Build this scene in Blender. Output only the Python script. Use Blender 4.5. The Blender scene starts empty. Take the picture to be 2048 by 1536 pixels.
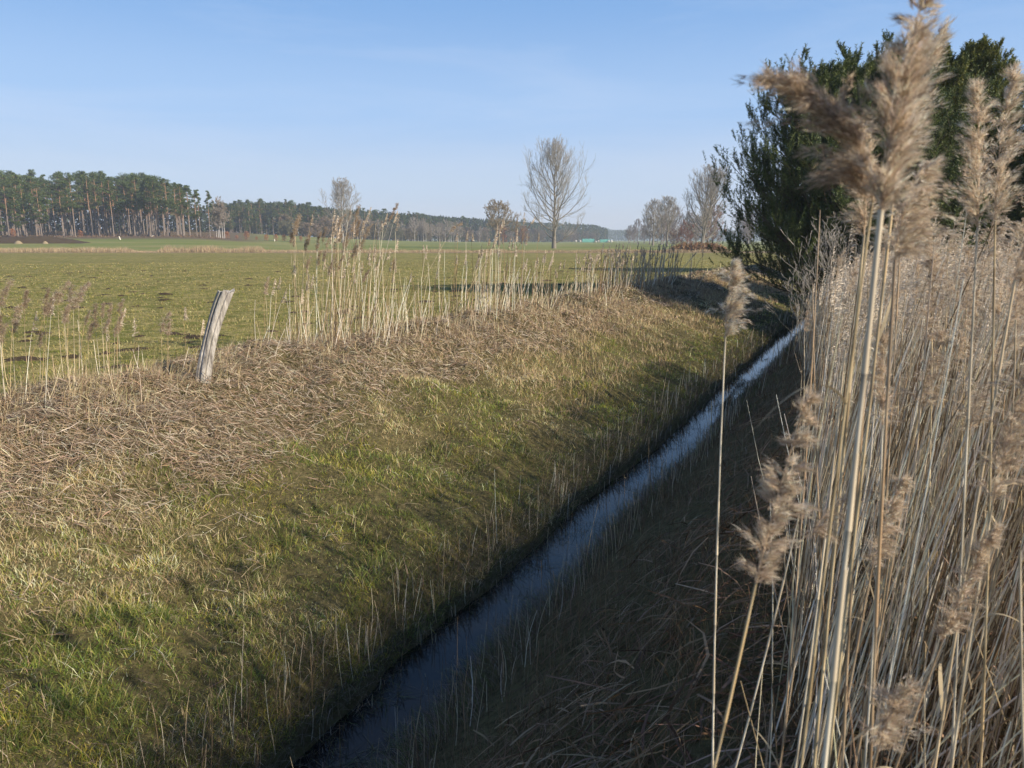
import bpy, math, random
import numpy as np
from mathutils import Vector
R = math.radians
rng = np.random.default_rng(7)
random.seed(7)
scene = bpy.context.scene
COL = scene.collection

# ---------------------------------------------------------------- camera
EYE = 1.6
F_PX = 1500.0                      # focal length in pixels of the 2048 px wide photograph
PITCH = math.atan(288 / F_PX)
cam_d = bpy.data.cameras.new('camera')
cam = bpy.data.objects.new('camera', cam_d)
COL.objects.link(cam)
cam.location = (0, 0, EYE)
cam.rotation_euler = (R(90) - PITCH, 0, 0)
cam_d.sensor_width = 36
cam_d.lens = F_PX / 2048 * 36
cam_d.clip_start = 0.02
cam_d.clip_end = 9000
cam_d.dof.use_dof = True
cam_d.dof.focus_distance = 14
cam_d.dof.aperture_fstop = 8.5
scene.camera = cam

# ---------------------------------------------------------------- sky and sun
SUN_AZ, SUN_EL = R(117), R(27)
world = bpy.data.worlds.new('World')
scene.world = world
world.use_nodes = True
wn, wl = world.node_tree.nodes, world.node_tree.links
wn.clear()
w_out = wn.new('ShaderNodeOutputWorld')
w_bg = wn.new('ShaderNodeBackground')
w_sky = wn.new('ShaderNodeTexSky')
w_sky.sky_type = 'NISHITA'
w_sky.sun_disc = False
w_sky.sun_elevation = SUN_EL
w_sky.sun_rotation = SUN_AZ
w_sky.altitude = 60
w_sky.air_density = 1.0
w_sky.dust_density = 0.3
w_sky.ozone_density = 3.0
w_bg.inputs['Strength'].default_value = 0.085
# thin cirrus veil in the sky itself
w_tc = wn.new('ShaderNodeTexCoord')
w_map = wn.new('ShaderNodeMapping')
w_map.inputs['Scale'].default_value = (1.2, 2.0, 9.0)
w_map.inputs['Rotation'].default_value = (R(6), R(8), R(20))
w_noi = wn.new('ShaderNodeTexNoise')
w_noi.inputs['Scale'].default_value = 1.6
w_noi.inputs['Detail'].default_value = 8
w_noi.inputs['Roughness'].default_value = 0.6
w_noi.inputs['Distortion'].default_value = 0.4
w_rmp = wn.new('ShaderNodeMapRange')
w_rmp.inputs['From Min'].default_value = 0.45
w_rmp.inputs['From Max'].default_value = 0.85
w_rmp.inputs['To Max'].default_value = 0.35
w_mix = wn.new('ShaderNodeMix')
w_mix.data_type = 'RGBA'
w_mix.inputs[7].default_value = (8.0, 8.3, 8.8, 1)
wl.new(w_tc.outputs['Generated'], w_map.inputs['Vector'])
wl.new(w_map.outputs['Vector'], w_noi.inputs['Vector'])
wl.new(w_noi.outputs['Fac'], w_rmp.inputs['Value'])
wl.new(w_rmp.outputs['Result'], w_mix.inputs[0])
wl.new(w_sky.outputs['Color'], w_mix.inputs[6])
# pale lavender winter haze low over the horizon
w_sep = wn.new('ShaderNodeSeparateXYZ'); wl.new(w_tc.outputs['Generated'], w_sep.inputs[0])
w_rp = wn.new('ShaderNodeValToRGB'); w_rp.color_ramp.interpolation = 'EASE'
el = w_rp.color_ramp.elements
for p_, c_ in ((0.0, (.47, .50, .61)), (.07, (.43, .52, .68)), (.16, (.31, .465, .72)), (.30, (.18, .35, .65))):
    e_ = el.new(p_) if 0 < p_ else el[0]
    e_.color = (*c_, 1)
el[-1].position = .8; el[-1].color = (.04, .12, .36, 1)
wl.new(w_sep.outputs['Z'], w_rp.inputs['Fac'])
w_gain = wn.new('ShaderNodeMix'); w_gain.data_type = 'RGBA'; w_gain.blend_type = 'MULTIPLY'; w_gain.inputs[0].default_value = 1
w_gain.inputs[7].default_value = (10, 10, 10, 1); wl.new(w_rp.outputs['Color'], w_gain.inputs[6])
w_mix2 = wn.new('ShaderNodeMix'); w_mix2.data_type = 'RGBA'; w_mix2.inputs[0].default_value = .85
wl.new(w_sky.outputs['Color'], w_mix2.inputs[6]); wl.new(w_gain.outputs[2], w_mix2.inputs[7])
wl.new(w_mix2.outputs[2], w_mix.inputs[6])
w_mix.inputs[7].default_value = (5.6, 6.2, 7.4, 1)
wl.new(w_mix.outputs[2], w_bg.inputs['Color'])
wl.new(w_bg.outputs['Background'], w_out.inputs['Surface'])

sun_d = bpy.data.lights.new('sun', 'SUN')
sun_d.energy = 5.0
sun_d.angle = R(0.5)
sun_d.color = (1.0, 0.90, 0.76)
sun = bpy.data.objects.new('sun', sun_d)
COL.objects.link(sun)
SUN_DIR = Vector((math.sin(SUN_AZ) * math.cos(SUN_EL), math.cos(SUN_AZ) * math.cos(SUN_EL), math.sin(SUN_EL)))
sun.rotation_euler = SUN_DIR.to_track_quat('Z', 'Y').to_euler()
sun.location = SUN_DIR * 50

scene.view_settings.view_transform = 'Standard'
scene.view_settings.look = 'None'
scene.view_settings.gamma = 1
scene.view_settings.use_curve_mapping = False
scene.view_settings.exposure = 0.62
scene.cycles.max_bounces = 6
scene.cycles.diffuse_bounces = 3
scene.cycles.glossy_bounces = 3
scene.cycles.transmission_bounces = 4
scene.cycles.volume_bounces = 1
scene.cycles.transparent_max_bounces = 8

# ---------------------------------------------------------------- helpers
def tag(o, label=None, cat=None, group=None, kind=None):
    if label: o['label'] = label
    if cat: o['category'] = cat
    if group: o['group'] = group
    if kind: o['kind'] = kind
    return o

def px(x, y, d):
    """a point of space: picture position (2048 px frame) and depth in metres"""
    cx, cy = (x - 1024) / F_PX, (768 - y) / F_PX
    c, s = math.cos(PITCH), math.sin(PITCH)
    return np.array([cx * d, d * (c + cy * s), EYE + d * (-s + cy * c)])

_tab = np.random.default_rng(3).random((256, 256))
def vnoise(x, y, k=0):
    x = np.asarray(x, float) + 17.3 * k; y = np.asarray(y, float) + 41.7 * k
    xi = np.floor(x).astype(int); yi = np.floor(y).astype(int)
    fx = x - xi; fy = y - yi
    fx = fx * fx * (3 - 2 * fx); fy = fy * fy * (3 - 2 * fy)
    g = lambda a, b: _tab[a & 255, b & 255]
    return ((g(xi, yi) * (1 - fx) + g(xi + 1, yi) * fx) * (1 - fy) +
            (g(xi, yi + 1) * (1 - fx) + g(xi + 1, yi + 1) * fx) * fy)
def fbm(x, y, k=0, o=4):
    s = 0; a = 1; t = 0
    for i in range(o):
        s = s + a * vnoise(x * 2 ** i, y * 2 ** i, k + i * 3); t += a; a *= 0.5
    return s / t
def sstep(a, b, x):
    u = np.clip((np.asarray(x, float) - a) / (b - a), 0, 1)
    return u * u * (3 - 2 * u)

DX, DY = math.sin(R(26.3)), math.cos(R(26.3))     # direction of the ditch
OFF = 2.75                                        # the camera stands this far right of its middle
def tv(x, y): return DX * x + DY * y, DY * x - DX * y + OFF
def xy(t, v):
    L = np.asarray(v, float) - OFF
    return DX * t + DY * L, DY * t - DX * L

WATER_Z = -1.45
_pv = [-400, -9, -6.3, -5.3, -4.7, -3.9, -2.6, -.64, -0.20, -0.07, .12, 0.36, 0.47, 1.3, 2.2, 2.9, 4.0, 400]
_pz = [-.25, -.25, -.20, -.02, .06, -.12, -.60, -1.16, -1.36, -1.56, -1.68, -1.56, -1.40, -.80, -.12, .06, .05, -.05]
def height(x, y, fine=True):
    x = np.asarray(x, float); y = np.asarray(y, float)
    t, v = tv(x, y)
    w = (fbm(t * 0.6, t * 0 + 3, 1, 5) - 0.5) * 0.42 * sstep(6, 1, np.abs(v))
    z = np.interp(v + w, _pv, _pz)
    flat = -0.25 + 0 * z
    z = z + (flat - z) * sstep(95, 120, t)
    near = sstep(70, 25, np.hypot(x, y))
    ridge = np.exp(-((v + 4.6) / 0.9) ** 2)
    z = z + near * ridge * ((fbm(t * 1.1, v * 0.9, 5, 4) - 0.5) * 0.60)
    slope = sstep(-5.5, -4.0, v) * sstep(-0.4, -1.0, v)
    z = z + near * slope * ((fbm(t * 1.5, v * 1.5, 9, 4) - 0.5) * 0.34)
    slr = sstep(0.4, 0.9, v) * sstep(6, 3, v)
    z = z + near * slr * ((fbm(t * 1.6, v * 1.6, 12, 3) - 0.5) * 0.16)
    fld = sstep(-5.6, -7, v)
    z = z + fld * (fbm(x * 0.25, y * 0.25, 14, 3) - 0.5) * 0.16 * near
    if fine:
        z = z + near * fld * (fbm(x * 2.2, y * 2.2, 20, 3) - 0.5) * 0.07
    a = x / np.maximum(y, 50)
    z = z + sstep(125, 262, y) * np.interp(a, [-.42, -.30, -.1, .2], [3.05, 1.2, .2, 0])
    z = z + sstep(262, 400, y) * np.interp(a, [-.42, -.30, -.18, 0], [4.3, 3.0, 1.2, 0])
    return z

def build(name, verts, quads=None, tris=None, col=None, mat=None, smooth=False, parent=None, link=True):
    """one mesh from numpy arrays"""
    verts = np.asarray(verts, np.float32).reshape(-1, 3)
    me = bpy.data.meshes.new(name)
    me.vertices.add(len(verts)); me.vertices.foreach_set('co', verts.ravel())
    parts, tot = [], []
    if quads is not None and len(quads):
        q = np.asarray(quads, np.int32).reshape(-1, 4); parts.append(q.ravel()); tot.append(np.full(len(q), 4, np.int32))
    if tris is not None and len(tris):
        q = np.asarray(tris, np.int32).reshape(-1, 3); parts.append(q.ravel()); tot.append(np.full(len(q), 3, np.int32))
    idx = np.concatenate(parts); tot = np.concatenate(tot)
    me.loops.add(len(idx)); me.loops.foreach_set('vertex_index', idx)
    me.polygons.add(len(tot))
    start = np.zeros(len(tot), np.int32); start[1:] = np.cumsum(tot)[:-1]
    me.polygons.foreach_set('loop_start', start)
    me.polygons.foreach_set('loop_total', tot)
    me.polygons.foreach_set('use_smooth', np.full(len(tot), smooth, bool))
    me.update(calc_edges=True)
    if col is not None:
        c = np.ones((len(verts), 4), np.float32); c[:, :3] = np.asarray(col, np.float32).reshape(-1, 3)
        at = me.color_attributes.new('tint', 'FLOAT_COLOR', 'POINT'); at.data.foreach_set('color', c.ravel())
    if mat: me.materials.append(mat)
    if not link: return me
    o = bpy.data.objects.new(name, me); COL.objects.link(o)
    if parent: o.parent = parent
    return o

class Buf:
    def __init__(s): s.v, s.q, s.t, s.c, s.n = [], [], [], [], 0
    def add(s, v, q=None, t=None, c=None):
        v = np.asarray(v).reshape(-1, 3)
        s.v.append(v)
        if q is not None: s.q.append(np.asarray(q).reshape(-1, 4) + s.n)
        if t is not None: s.t.append(np.asarray(t).reshape(-1, 3) + s.n)
        c = np.broadcast_to(np.asarray(c if c is not None else (1, 1, 1), float), (len(v), 3)) if np.ndim(c) < 2 else np.asarray(c).reshape(-1, 3)
        s.c.append(c); s.n += len(v)
    def build(s, name, mat, parent=None, smooth=False, link=True):
        return build(name, np.concatenate(s.v), np.concatenate(s.q) if s.q else None,
                     np.concatenate(s.t) if s.t else None, np.concatenate(s.c), mat, smooth, parent, link)

def ribbons(buf, P, side, w, col):
    """P N,K,3 centre lines; side N,3; w N or scalar; ribbon tapering to one tip vertex"""
    P = np.asarray(P, float); N, K = P.shape[:2]
    side = side / (np.linalg.norm(side, axis=-1, keepdims=True) + 1e-9)
    w = np.broadcast_to(np.asarray(w, float).reshape(-1), (N,))
    prof = np.ones(K - 1) if K == 2 else np.interp(np.arange(K - 1) / (K - 1), [0, .3, 1], [.65, 1, .3 if K < 9 else .05])
    off = side[:, None, :] * (w[:, None] * prof[None])[..., None] * 0.5
    a = P[:, :-1] - off; b = P[:, :-1] + off
    body = np.stack([a, b], 2).reshape(N, 2 * (K - 1), 3)
    V = np.concatenate([body, P[:, -1:]], 1)
    m = 2 * (K - 1) + 1
    base = (np.arange(N) * m)[:, None]
    t = base + np.array([2 * (K - 2), 2 * (K - 2) + 1, m - 1])[None]
    q = None
    if K > 2:
        qs = [base + np.array([2 * i, 2 * i + 1, 2 * i + 3, 2 * i + 2])[None] for i in range(K - 2)]
        q = np.stack(qs, 1).reshape(-1, 4)
    col = np.asarray(col, float)
    if col.ndim == 1: col = np.broadcast_to(col, (N, 3))
    buf.add(V, q, t, np.repeat(col, m, 0))

def tubes(buf, P, r, sides, col):
    """P N,K,3; r N,K"""
    P = np.asarray(P, float); N, K = P.shape[:2]
    r = np.broadcast_to(r, (N, K))
    T = np.gradient(P, axis=1); T /= np.linalg.norm(T, axis=-1, keepdims=True) + 1e-9
    ref = np.where(np.abs(T[:, :1, 2:3]) > 0.9, np.array([1., 0.1, 0]), np.array([0., 0.1, 1]))
    A = np.cross(T, np.broadcast_to(ref, T.shape)); A /= np.linalg.norm(A, axis=-1, keepdims=True) + 1e-9
    B = np.cross(T, A)
    an = np.arange(sides) / sides * 2 * math.pi
    V = P[:, :, None] + r[:, :, None, None] * (A[:, :, None] * np.cos(an)[None, None, :, None] + B[:, :, None] * np.sin(an)[None, None, :, None])
    i = np.arange(K - 1)[:, None] * sides; j = np.arange(sides)[None]; j2 = (j + 1) % sides
    q = np.stack([i + j, i + j2, i + sides + j2, i + sides + j], -1).reshape(1, -1, 4) + (np.arange(N) * K * sides)[:, None, None]
    col = np.asarray(col, float)
    if col.ndim == 1: C = np.broadcast_to(col, (N * K * sides, 3))
    elif col.ndim == 2: C = np.repeat(col, K * sides, 0)
    else: C = np.repeat(col.reshape(-1, 3), sides, 0)
    buf.add(V, q.reshape(-1, 4), None, C)

def unit(v): return v / (np.linalg.norm(v, axis=-1, keepdims=True) + 1e-9)
def rdir(n, g=None):
    g = g or rng
    return unit(g.normal(size=(n, 3)))
def mixc(a, b, f):
    a = np.asarray(a, float); b = np.asarray(b, float); f = np.asarray(f)[..., None]
    return a * (1 - f) + b * f
def jit(c, s, g=None):
    g = g or rng
    c = np.asarray(c, float)
    return np.clip(c * (1 + g.normal(size=(len(c), 1)) * s) * (1 + g.normal(size=c.shape) * s * 0.25), 0.004, 0.9)

# ---------------------------------------------------------------- materials
class NT:
    def __init__(s, name, rough=0.8, spec=0.25):
        s.m = bpy.data.materials.new(name); s.m.use_nodes = True
        s.nt = s.m.node_tree; s.N = s.nt.nodes; s.L = s.nt.links
        s.b = s.N['Principled BSDF']; s.out = s.N['Material Output']
        s.b.inputs['Roughness'].default_value = rough
        s.b.inputs['Specular IOR Level'].default_value = spec
    def n(s, t, **k):
        o = s.N.new(t)
        for a, b in k.items(): setattr(o, a, b)
        return o
    def pos(s):
        return s.n('ShaderNodeNewGeometry').outputs['Position']
    def obj(s):
        return s.n('ShaderNodeTexCoord').outputs['Object']
    def noise(s, vec, scale, detail=5, rough=.6, stretch=None):
        if stretch:
            m = s.n('ShaderNodeMapping'); m.inputs['Scale'].default_value = stretch
            s.L.new(vec, m.inputs['Vector']); vec = m.outputs['Vector']
        o = s.n('ShaderNodeTexNoise'); o.inputs['Scale'].default_value = scale
        o.inputs['Detail'].default_value = detail; o.inputs['Roughness'].default_value = rough
        s.L.new(vec, o.inputs['Vector']); return o.outputs['Fac']
    def rng(s, v, a, b, c=0., d=1.):
        o = s.n('ShaderNodeMapRange'); s.L.new(v, o.inputs['Value'])
        for k, x in zip(('From Min', 'From Max', 'To Min', 'To Max'), (a, b, c, d)): o.inputs[k].default_value = x
        return o.outputs['Result']
    def mix(s, f, a, b, mode='MIX'):
        o = s.n('ShaderNodeMix', data_type='RGBA', blend_type=mode)
        for i, x in ((0, f), (6, a), (7, b)):
            if hasattr(x, 'is_linked') or hasattr(x, 'links'): s.L.new(x, o.inputs[i])
            elif i == 0: o.inputs[0].default_value = x
            else: o.inputs[i].default_value = (*x, 1)
        return o.outputs[2]
    def math(s, op, a, b=None):
        o = s.n('ShaderNodeMath', operation=op)
        for i, x in enumerate((a, b)):
            if x is None: continue
            if isinstance(x, (int, float)): o.inputs[i].default_value = x
            else: s.L.new(x, o.inputs[i])
        return o.outputs[0]
    def attr(s):
        o = s.n('ShaderNodeAttribute'); o.attribute_name = 'tint'; return o.outputs['Color']
    def bump(s, h, strength, dist):
        o = s.n('ShaderNodeBump'); o.inputs['Strength'].default_value = strength; o.inputs['Distance'].default_value = dist
        s.L.new(h, o.inputs['Height']); s.L.new(o.outputs['Normal'], s.b.inputs['Normal'])
    def base(s, c):
        if isinstance(c, tuple): s.b.inputs['Base Color'].default_value = (*c, 1)
        else: s.L.new(c, s.b.inputs['Base Color'])
        return s.m
    def translucent(s, c, f):
        t = s.n('ShaderNodeBsdfTranslucent'); s.L.new(c, t.inputs['Color'])
        m = s.n('ShaderNodeMixShader'); m.inputs[0].default_value = f
        s.L.new(s.b.outputs[0], m.inputs[1]); s.L.new(t.outputs[0], m.inputs[2]); s.L.new(m.outputs[0], s.out.inputs['Surface'])

def leafy(name, tr=0.25, rough=.6, spec=.3, nscale=None):
    m = NT(name, rough, spec); c = m.attr()
    if nscale:
        f = m.noise(m.obj(), nscale, 3)
        c = m.mix(m.rng(f, .3, .7, .0, .55), c, (.05, .035, .02))
    m.base(c)
    if tr: m.translucent(c, tr)
    return m.m
M_grass = leafy('grass_blades', .3)
M_dry = leafy('dry_litter', .15, .75, .2)
M_needle = leafy('pine_needles', .12, .55, .3)
M_plume = leafy('reed_plume', .58, .7, .15)
M_rleaf = leafy('reed_leaf', .15, .75, .1)
M_bark = leafy('bark', 0, .9, .1)
M_soil = NT('dark_soil', .95, .1)
_f = M_soil.noise(M_soil.obj(), 14, 6, .7)
M_soil.base(M_soil.mix(M_soil.rng(_f, .3, .7), (.040, .029, .018), (.10, .072, .045)))
M_soil.bump(_f, .9, .03); M_soil = M_soil.m

m = NT('reed_stem', .42, .45)                 # pale cane with darker nodes and sheath stains
c = m.attr(); f = m.noise(m.obj(), 9, 4, .6, (1, 1, .25)); f2 = m.noise(m.obj(), 60, 2, .5, (1, 1, .05))
c = m.mix(m.rng(f, .52, .72, 0, .55), c, (.17, .10, .05))
c = m.mix(m.rng(f2, .4, .7, 0, .35), c, (.42, .36, .25))
M_stem = m.base(c)

m = NT('ground', .95, .08)
P = m.pos(); sep = m.n('ShaderNodeSeparateXYZ'); m.L.new(P, sep.inputs[0])
n1 = m.noise(P, .35, 6, .65); n2 = m.noise(P, 2.6, 5, .7); n3 = m.noise(P, 18, 5, .7); n4 = m.noise(P, .06, 4, .6, (.4, 1, 1))
field = m.mix(m.rng(n2, .40, .62), (.17, .175, .036), (.44, .35, .135))
field = m.mix(m.rng(n1, .46, .70, 0, .6), field, (.11, .13, .024))
field = m.mix(m.rng(n4, .48, .62, 0, .6), field, (.22, .19, .06))
field = m.mix(m.rng(n3, .46, .66, 0, .75), field, (.05, .038, .020))
far = m.mix(m.rng(n4, .4, .62), (.155, .185, .045), (.24, .225, .085))
yy = m.math('ADD', sep.outputs['Y'], m.math('MULTIPLY', n1, 5.0))
c = m.mix(m.rng(yy, 121, 124), field, far)
brown = m.mix(m.rng(n2, .3, .7), (.16, .12, .07), (.10, .075, .045))
aa = m.math('DIVIDE', sep.outputs['X'], m.math('MAXIMUM', sep.outputs['Y'], 50.0))
lf = m.rng(aa, -.31, -.36); lf2 = m.rng(yy, 205, 225)
c = m.mix(m.math('MULTIPLY', lf, lf2), c, brown)
strip = m.math('MULTIPLY', m.rng(yy, 112, 114.5), m.rng(yy, 133, 128))
c = m.mix(m.math('MULTIPLY', strip, .9), c, (.26, .19, .11))
soil = m.mix(m.rng(n3, .35, .65), (.060, .050, .022), (.15, .125, .055))
c = m.mix(m.n('ShaderNodeAttribute').outputs['Fac'], c, soil)
at = [n for n in m.N if n.type == 'ATTRIBUTE'][0]; at.attribute_name = 'bank'
m.bump(m.math('ADD', n3, m.math('MULTIPLY', n2, 1.4)), .8, .06)
M_ground = m.base(c)

m = NT('water', .02, .5)
m.b.inputs['IOR'].default_value = 1.33
f = m.noise(m.pos(), 5.5, 3, .5); f2 = m.noise(m.pos(), 26, 2, .5)
m.bump(m.math('ADD', f, m.math('MULTIPLY', f2, .15)), .03, .02)
M_water = m.base((.005, .005, .004))

# ---------------------------------------------------------------- ground
def axis(lo, hi, a, b, fine, growth):
    mid = list(np.arange(a, b, fine)); s = fine; p = b; up = []
    while p < hi: up.append(p); s *= growth; p += min(s, 400)
    up.append(hi); s = fine; p = a; dn = []
    while p > lo: s *= growth; p -= min(s, 400); dn.append(max(p, lo))
    return np.array(dn[::-1] + mid + up)
ta = axis(-900, 5200, -1, 22, .10, 1.035)
va = axis(-4800, 4200, -6.5, 4.5, .07, 1.06)
T, V = np.meshgrid(ta, va, indexing='ij')
X, Y = xy(T, V)
Z = height(X, Y)
nt, nv = T.shape
ii = (np.arange(nt - 1)[:, None] * nv + np.arange(nv - 1)[None])
quads = np.stack([ii, ii + nv, ii + nv + 1, ii + 1], -1).reshape(-1, 4)
ground = build('ground', np.stack([X, Y, Z], -1), quads, mat=M_ground, smooth=True)
tag(ground, kind='structure')
bk = (sstep(-6.3, -5.4, V + (fbm(T * 1.2, V, 31) - .5)) * sstep(120, 95, T)).ravel().astype(np.float32)
bk = np.maximum(bk * (V.ravel() < 30), 0)
a_ = ground.data.attributes.new('bank', 'FLOAT', 'POINT'); a_.data.foreach_set('value', bk)

wt = np.arange(-8, 90, .5); wv = np.array([-.75, 0, .75])
T, V = np.meshgrid(wt, wv, indexing='ij'); X, Y = xy(T, V)
ii = (np.arange(len(wt) - 1)[:, None] * 3 + np.arange(2)[None])
tag(build('water', np.stack([X, Y, X * 0 + WATER_Z], -1), np.stack([ii, ii + 3, ii + 4, ii + 1], -1).reshape(-1, 4), mat=M_water), kind='structure')

# ---------------------------------------------------------------- grass and litter (nobody could count them)
GREEN = np.array([(.105, .140, .024), (.155, .180, .034), (.070, .110, .026), (.22, .205, .048)])
TAN = np.array([(.46, .37, .20), (.38, .29, .16), (.54, .46, .28), (.29, .21, .12)])
LIT = np.array([(.36, .27, .17), (.45, .355, .24), (.25, .175, .11), (.52, .44, .32), (.32, .22, .13), (.17, .115, .075)])

def blades(buf, x, y, ln, w, lean, col, K=3, zoff=-.01, az=None, g=None):
    g = g or rng
    n = len(x)
    az = g.random(n) * 2 * math.pi if az is None else az
    out = np.stack([np.cos(az), np.sin(az), 0 * az], -1)
    z = height(x, y) + zoff
    B = np.stack([x, y, z], -1)
    u = np.linspace(0, 1, K)
    l2 = lean * (0.35 + 1.1 * u[None].repeat(n, 0).T).T if np.ndim(lean) == 0 else lean[:, None] * (0.35 + 1.1 * u[None])
    st = ln[:, None] * np.gradient(u)[None]
    du = np.cos(l2) ; do = np.sin(l2)
    zc = np.concatenate([np.zeros((n, 1)), np.cumsum(du[:, 1:] * st[:, 1:], 1)], 1)
    oc = np.concatenate([np.zeros((n, 1)), np.cumsum(do[:, 1:] * st[:, 1:], 1)], 1)
    Pp = B[:, None] + out[:, None] * oc[..., None] + np.array([0, 0, 1.])[None, None] * zc[..., None]
    sa = az + math.pi / 2 + g.normal(size=n) * .8
    ribbons(buf, Pp, np.stack([np.cos(sa), np.sin(sa), 0 * sa], -1), w, col)

def pick(pal, n, g=None):
    g = g or rng
    return pal[g.integers(0, len(pal), n)]

def tsample(n, t0, t1, k):
    """t with density falling with distance from the viewpoint"""
    u = rng.random(n); a, b = (t0 + k) ** -0.6, (t1 + k) ** -0.6
    return (a + (b - a) * u) ** (-1 / .6) - k

def greenness(t, v):
    g = fbm(t * .55, v * .8, 40, 4) * 1.9 - .42 + .12 * sstep(8, 4, t) + fbm(t * 2.1, v * 2.1, 44, 2) * .5 - .25
    g = g + np.interp(v, [-5, -4, -3.0, -2.0, -1.2, -.6], [-.7, -.40, .05, .28, .42, .3])
    g = g - sstep(5, 11, t) * sstep(-1.3, -2.4, v) * .5      # farther on the slope is dry
    return g
def litterness(t, v):
    e = np.interp(t, [0, 3, 5, 9, 14, 30], [-3.1, -3.25, -3.05, -3.1, -3.15, -3.3])
    return sstep(.32, -.25, v - e + (fbm(t * .8, v * .8, 50, 3) - .5) * 1.6)

# --- grass of the left bank
buf = Buf()
n = 420000
t = tsample(n, .6, 48, 2.5); v = rng.uniform(-4.4, -.25, n)
lit = litterness(t, v); keep = rng.random(n) > lit * .93; t, v = t[keep], v[keep]
x, y = xy(t, v); n = len(t); d = np.hypot(x, y)
gr = greenness(t, v)
isg = rng.random(n) < np.clip(gr, .05, .88)
tuft = sstep(.25, .75, fbm(t * 4.5, v * 4.5, 60, 3)) * 1.15
ln = np.where(isg, rng.uniform(.035, .085, n), rng.uniform(.035, .11, n)) * (.5 + tuft)
w = np.maximum(np.where(isg, .0035, .0032), d * .00055) * rng.uniform(.7, 1.5, n)
colr = np.where(isg[:, None], jit(pick(GREEN, n), .22), jit(pick(TAN, n), .2))
colr = np.where((isg & (fbm(t * 3, v * 3, 66, 2) > .62))[:, None], colr * np.array([1.45, 1.25, 1.0]), colr)
patch = .35 + 1.5 * fbm(t * 3.2, v * 3.2, 68, 3) + .35 * (fbm(t * .6, v * .6, 69, 2) - .5)
blades(buf, x, y, ln, w, rng.uniform(.3, 1.65, n), np.clip(colr * patch[:, None] * np.array([1.32, 1.30, 1.2]), 0, .85))
tag(buf.build('bank_grass', M_grass), 'green and straw coloured grass covering the slope down to the ditch', 'grass', kind='stuff')

# --- dead reed litter lying on the ridge, the slope and the near right bank
def litter(buf, t, v, n, lo=.08, hi=.3, wmin=.003, wmax=.011, up=.09, tilt=.42, pal=LIT, dark=1.0):
    x, y = xy(t, v); d = np.hypot(x, y)
    z = height(x, y) + rng.random(n) ** 1.6 * up
    e = .05
    gx = (height(x + e, y) - height(x - e, y)) / (2 * e); gy = (height(x, y + e) - height(x, y - e)) / (2 * e)
    az = rng.random(n) * 2 * math.pi
    az = np.where(rng.random(n) < .55, R(10) + rng.normal(size=n) * .55, az)
    ln = rng.uniform(lo, hi, n) * (.6 + .7 * rng.random(n) ** 2)
    dr = np.stack([np.cos(az), np.sin(az), gx * np.cos(az) + gy * np.sin(az) + rng.normal(size=n) * tilt], -1)
    dr = unit(dr)
    B = np.stack([x, y, z], -1)
    side = unit(np.cross(dr, unit(np.stack([-gx, -gy, np.ones(n)], -1) + rng.normal(size=(n, 3)) * .5)))
    u = np.linspace(-.5, .5, 4)
    bend = rng.normal(size=n) * .12
    Pp = B[:, None] + dr[:, None] * (ln[:, None] * u[None])[..., None]
    Pp = Pp + side[:, None] * ((bend * ln)[:, None] * (u[None] ** 2 * 2))[..., None]
    Pp[..., 2] -= (ln[:, None] * np.abs(u[None]) ** 2 * .5) * rng.random(n)[:, None]
    w = np.maximum(rng.uniform(wmin, wmax, n) * rng.random(n) + wmin, d * .0006)
    ribbons(buf, Pp, side, w, jit(pick(pal, n) * dark, .2))
buf = Buf()
n = 190000
t = tsample(n, .6, 45, 3.); v = rng.uniform(-5.6, -1.2, n)
k = rng.random(n) < litterness(t, v) * .97 + .05 * (fbm(t, v, 57, 2) > .5); t, v = t[k], v[k]
litter(buf, t, v, len(t), .05, .26, .0018, .0065)
n = 700; t = tsample(n, .8, 30, 3.); v = rng.uniform(-4.4, -.7, n); litter(buf, t, v, n, .15, .5, .0025, .007, .06, .25)
tag(buf.build('reed_litter', M_dry), 'matted dead reed leaves and straw lying along the ridge of the bank', 'dry litter', kind='stuff')

# --- standing dry tufts on the ridge and farther slope
buf = Buf()
n = 22000
t = tsample(n, 1, 48, 4.); v = rng.normal(-4.75, .6, n)
k = (fbm(t * 1.1, v * 1.1, 70, 3) > .43) & (v > -7.) & (v < -2.4); t, v = t[k], v[k]; n = len(t); x, y = xy(t, v); d = np.hypot(x, y)
blades(buf, x, y, rng.uniform(.10, .34, n) * (.4 + fbm(t * 2, v * 2, 74, 2)), np.maximum(.003, d * .00055), rng.uniform(.1, 1.2, n), jit(pick(TAN, n), .2), K=4,
       az=R(20) + rng.normal(size=n) * 1.1)
n = 26000
t = rng.uniform(10, 40, n); v = rng.uniform(-4.2, -1.2, n); x, y = xy(t, v); k = fbm(t * .9, v * .9, 77, 2) > .40
x, y, t, v = x[k], y[k], t[k], v[k]; n = len(x); d = np.hypot(x, y)
blades(buf, x, y, rng.uniform(.08, .26, n), np.maximum(.003, d * .00055), rng.uniform(.1, 1.0, n), jit(pick(TAN, n) * np.array([1, .93, .9]), .2), K=3)
tag(buf.build('dry_tufts', M_dry), 'straw coloured dry grass tufts standing along the top of the left bank', 'dry grass', kind='stuff')

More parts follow.
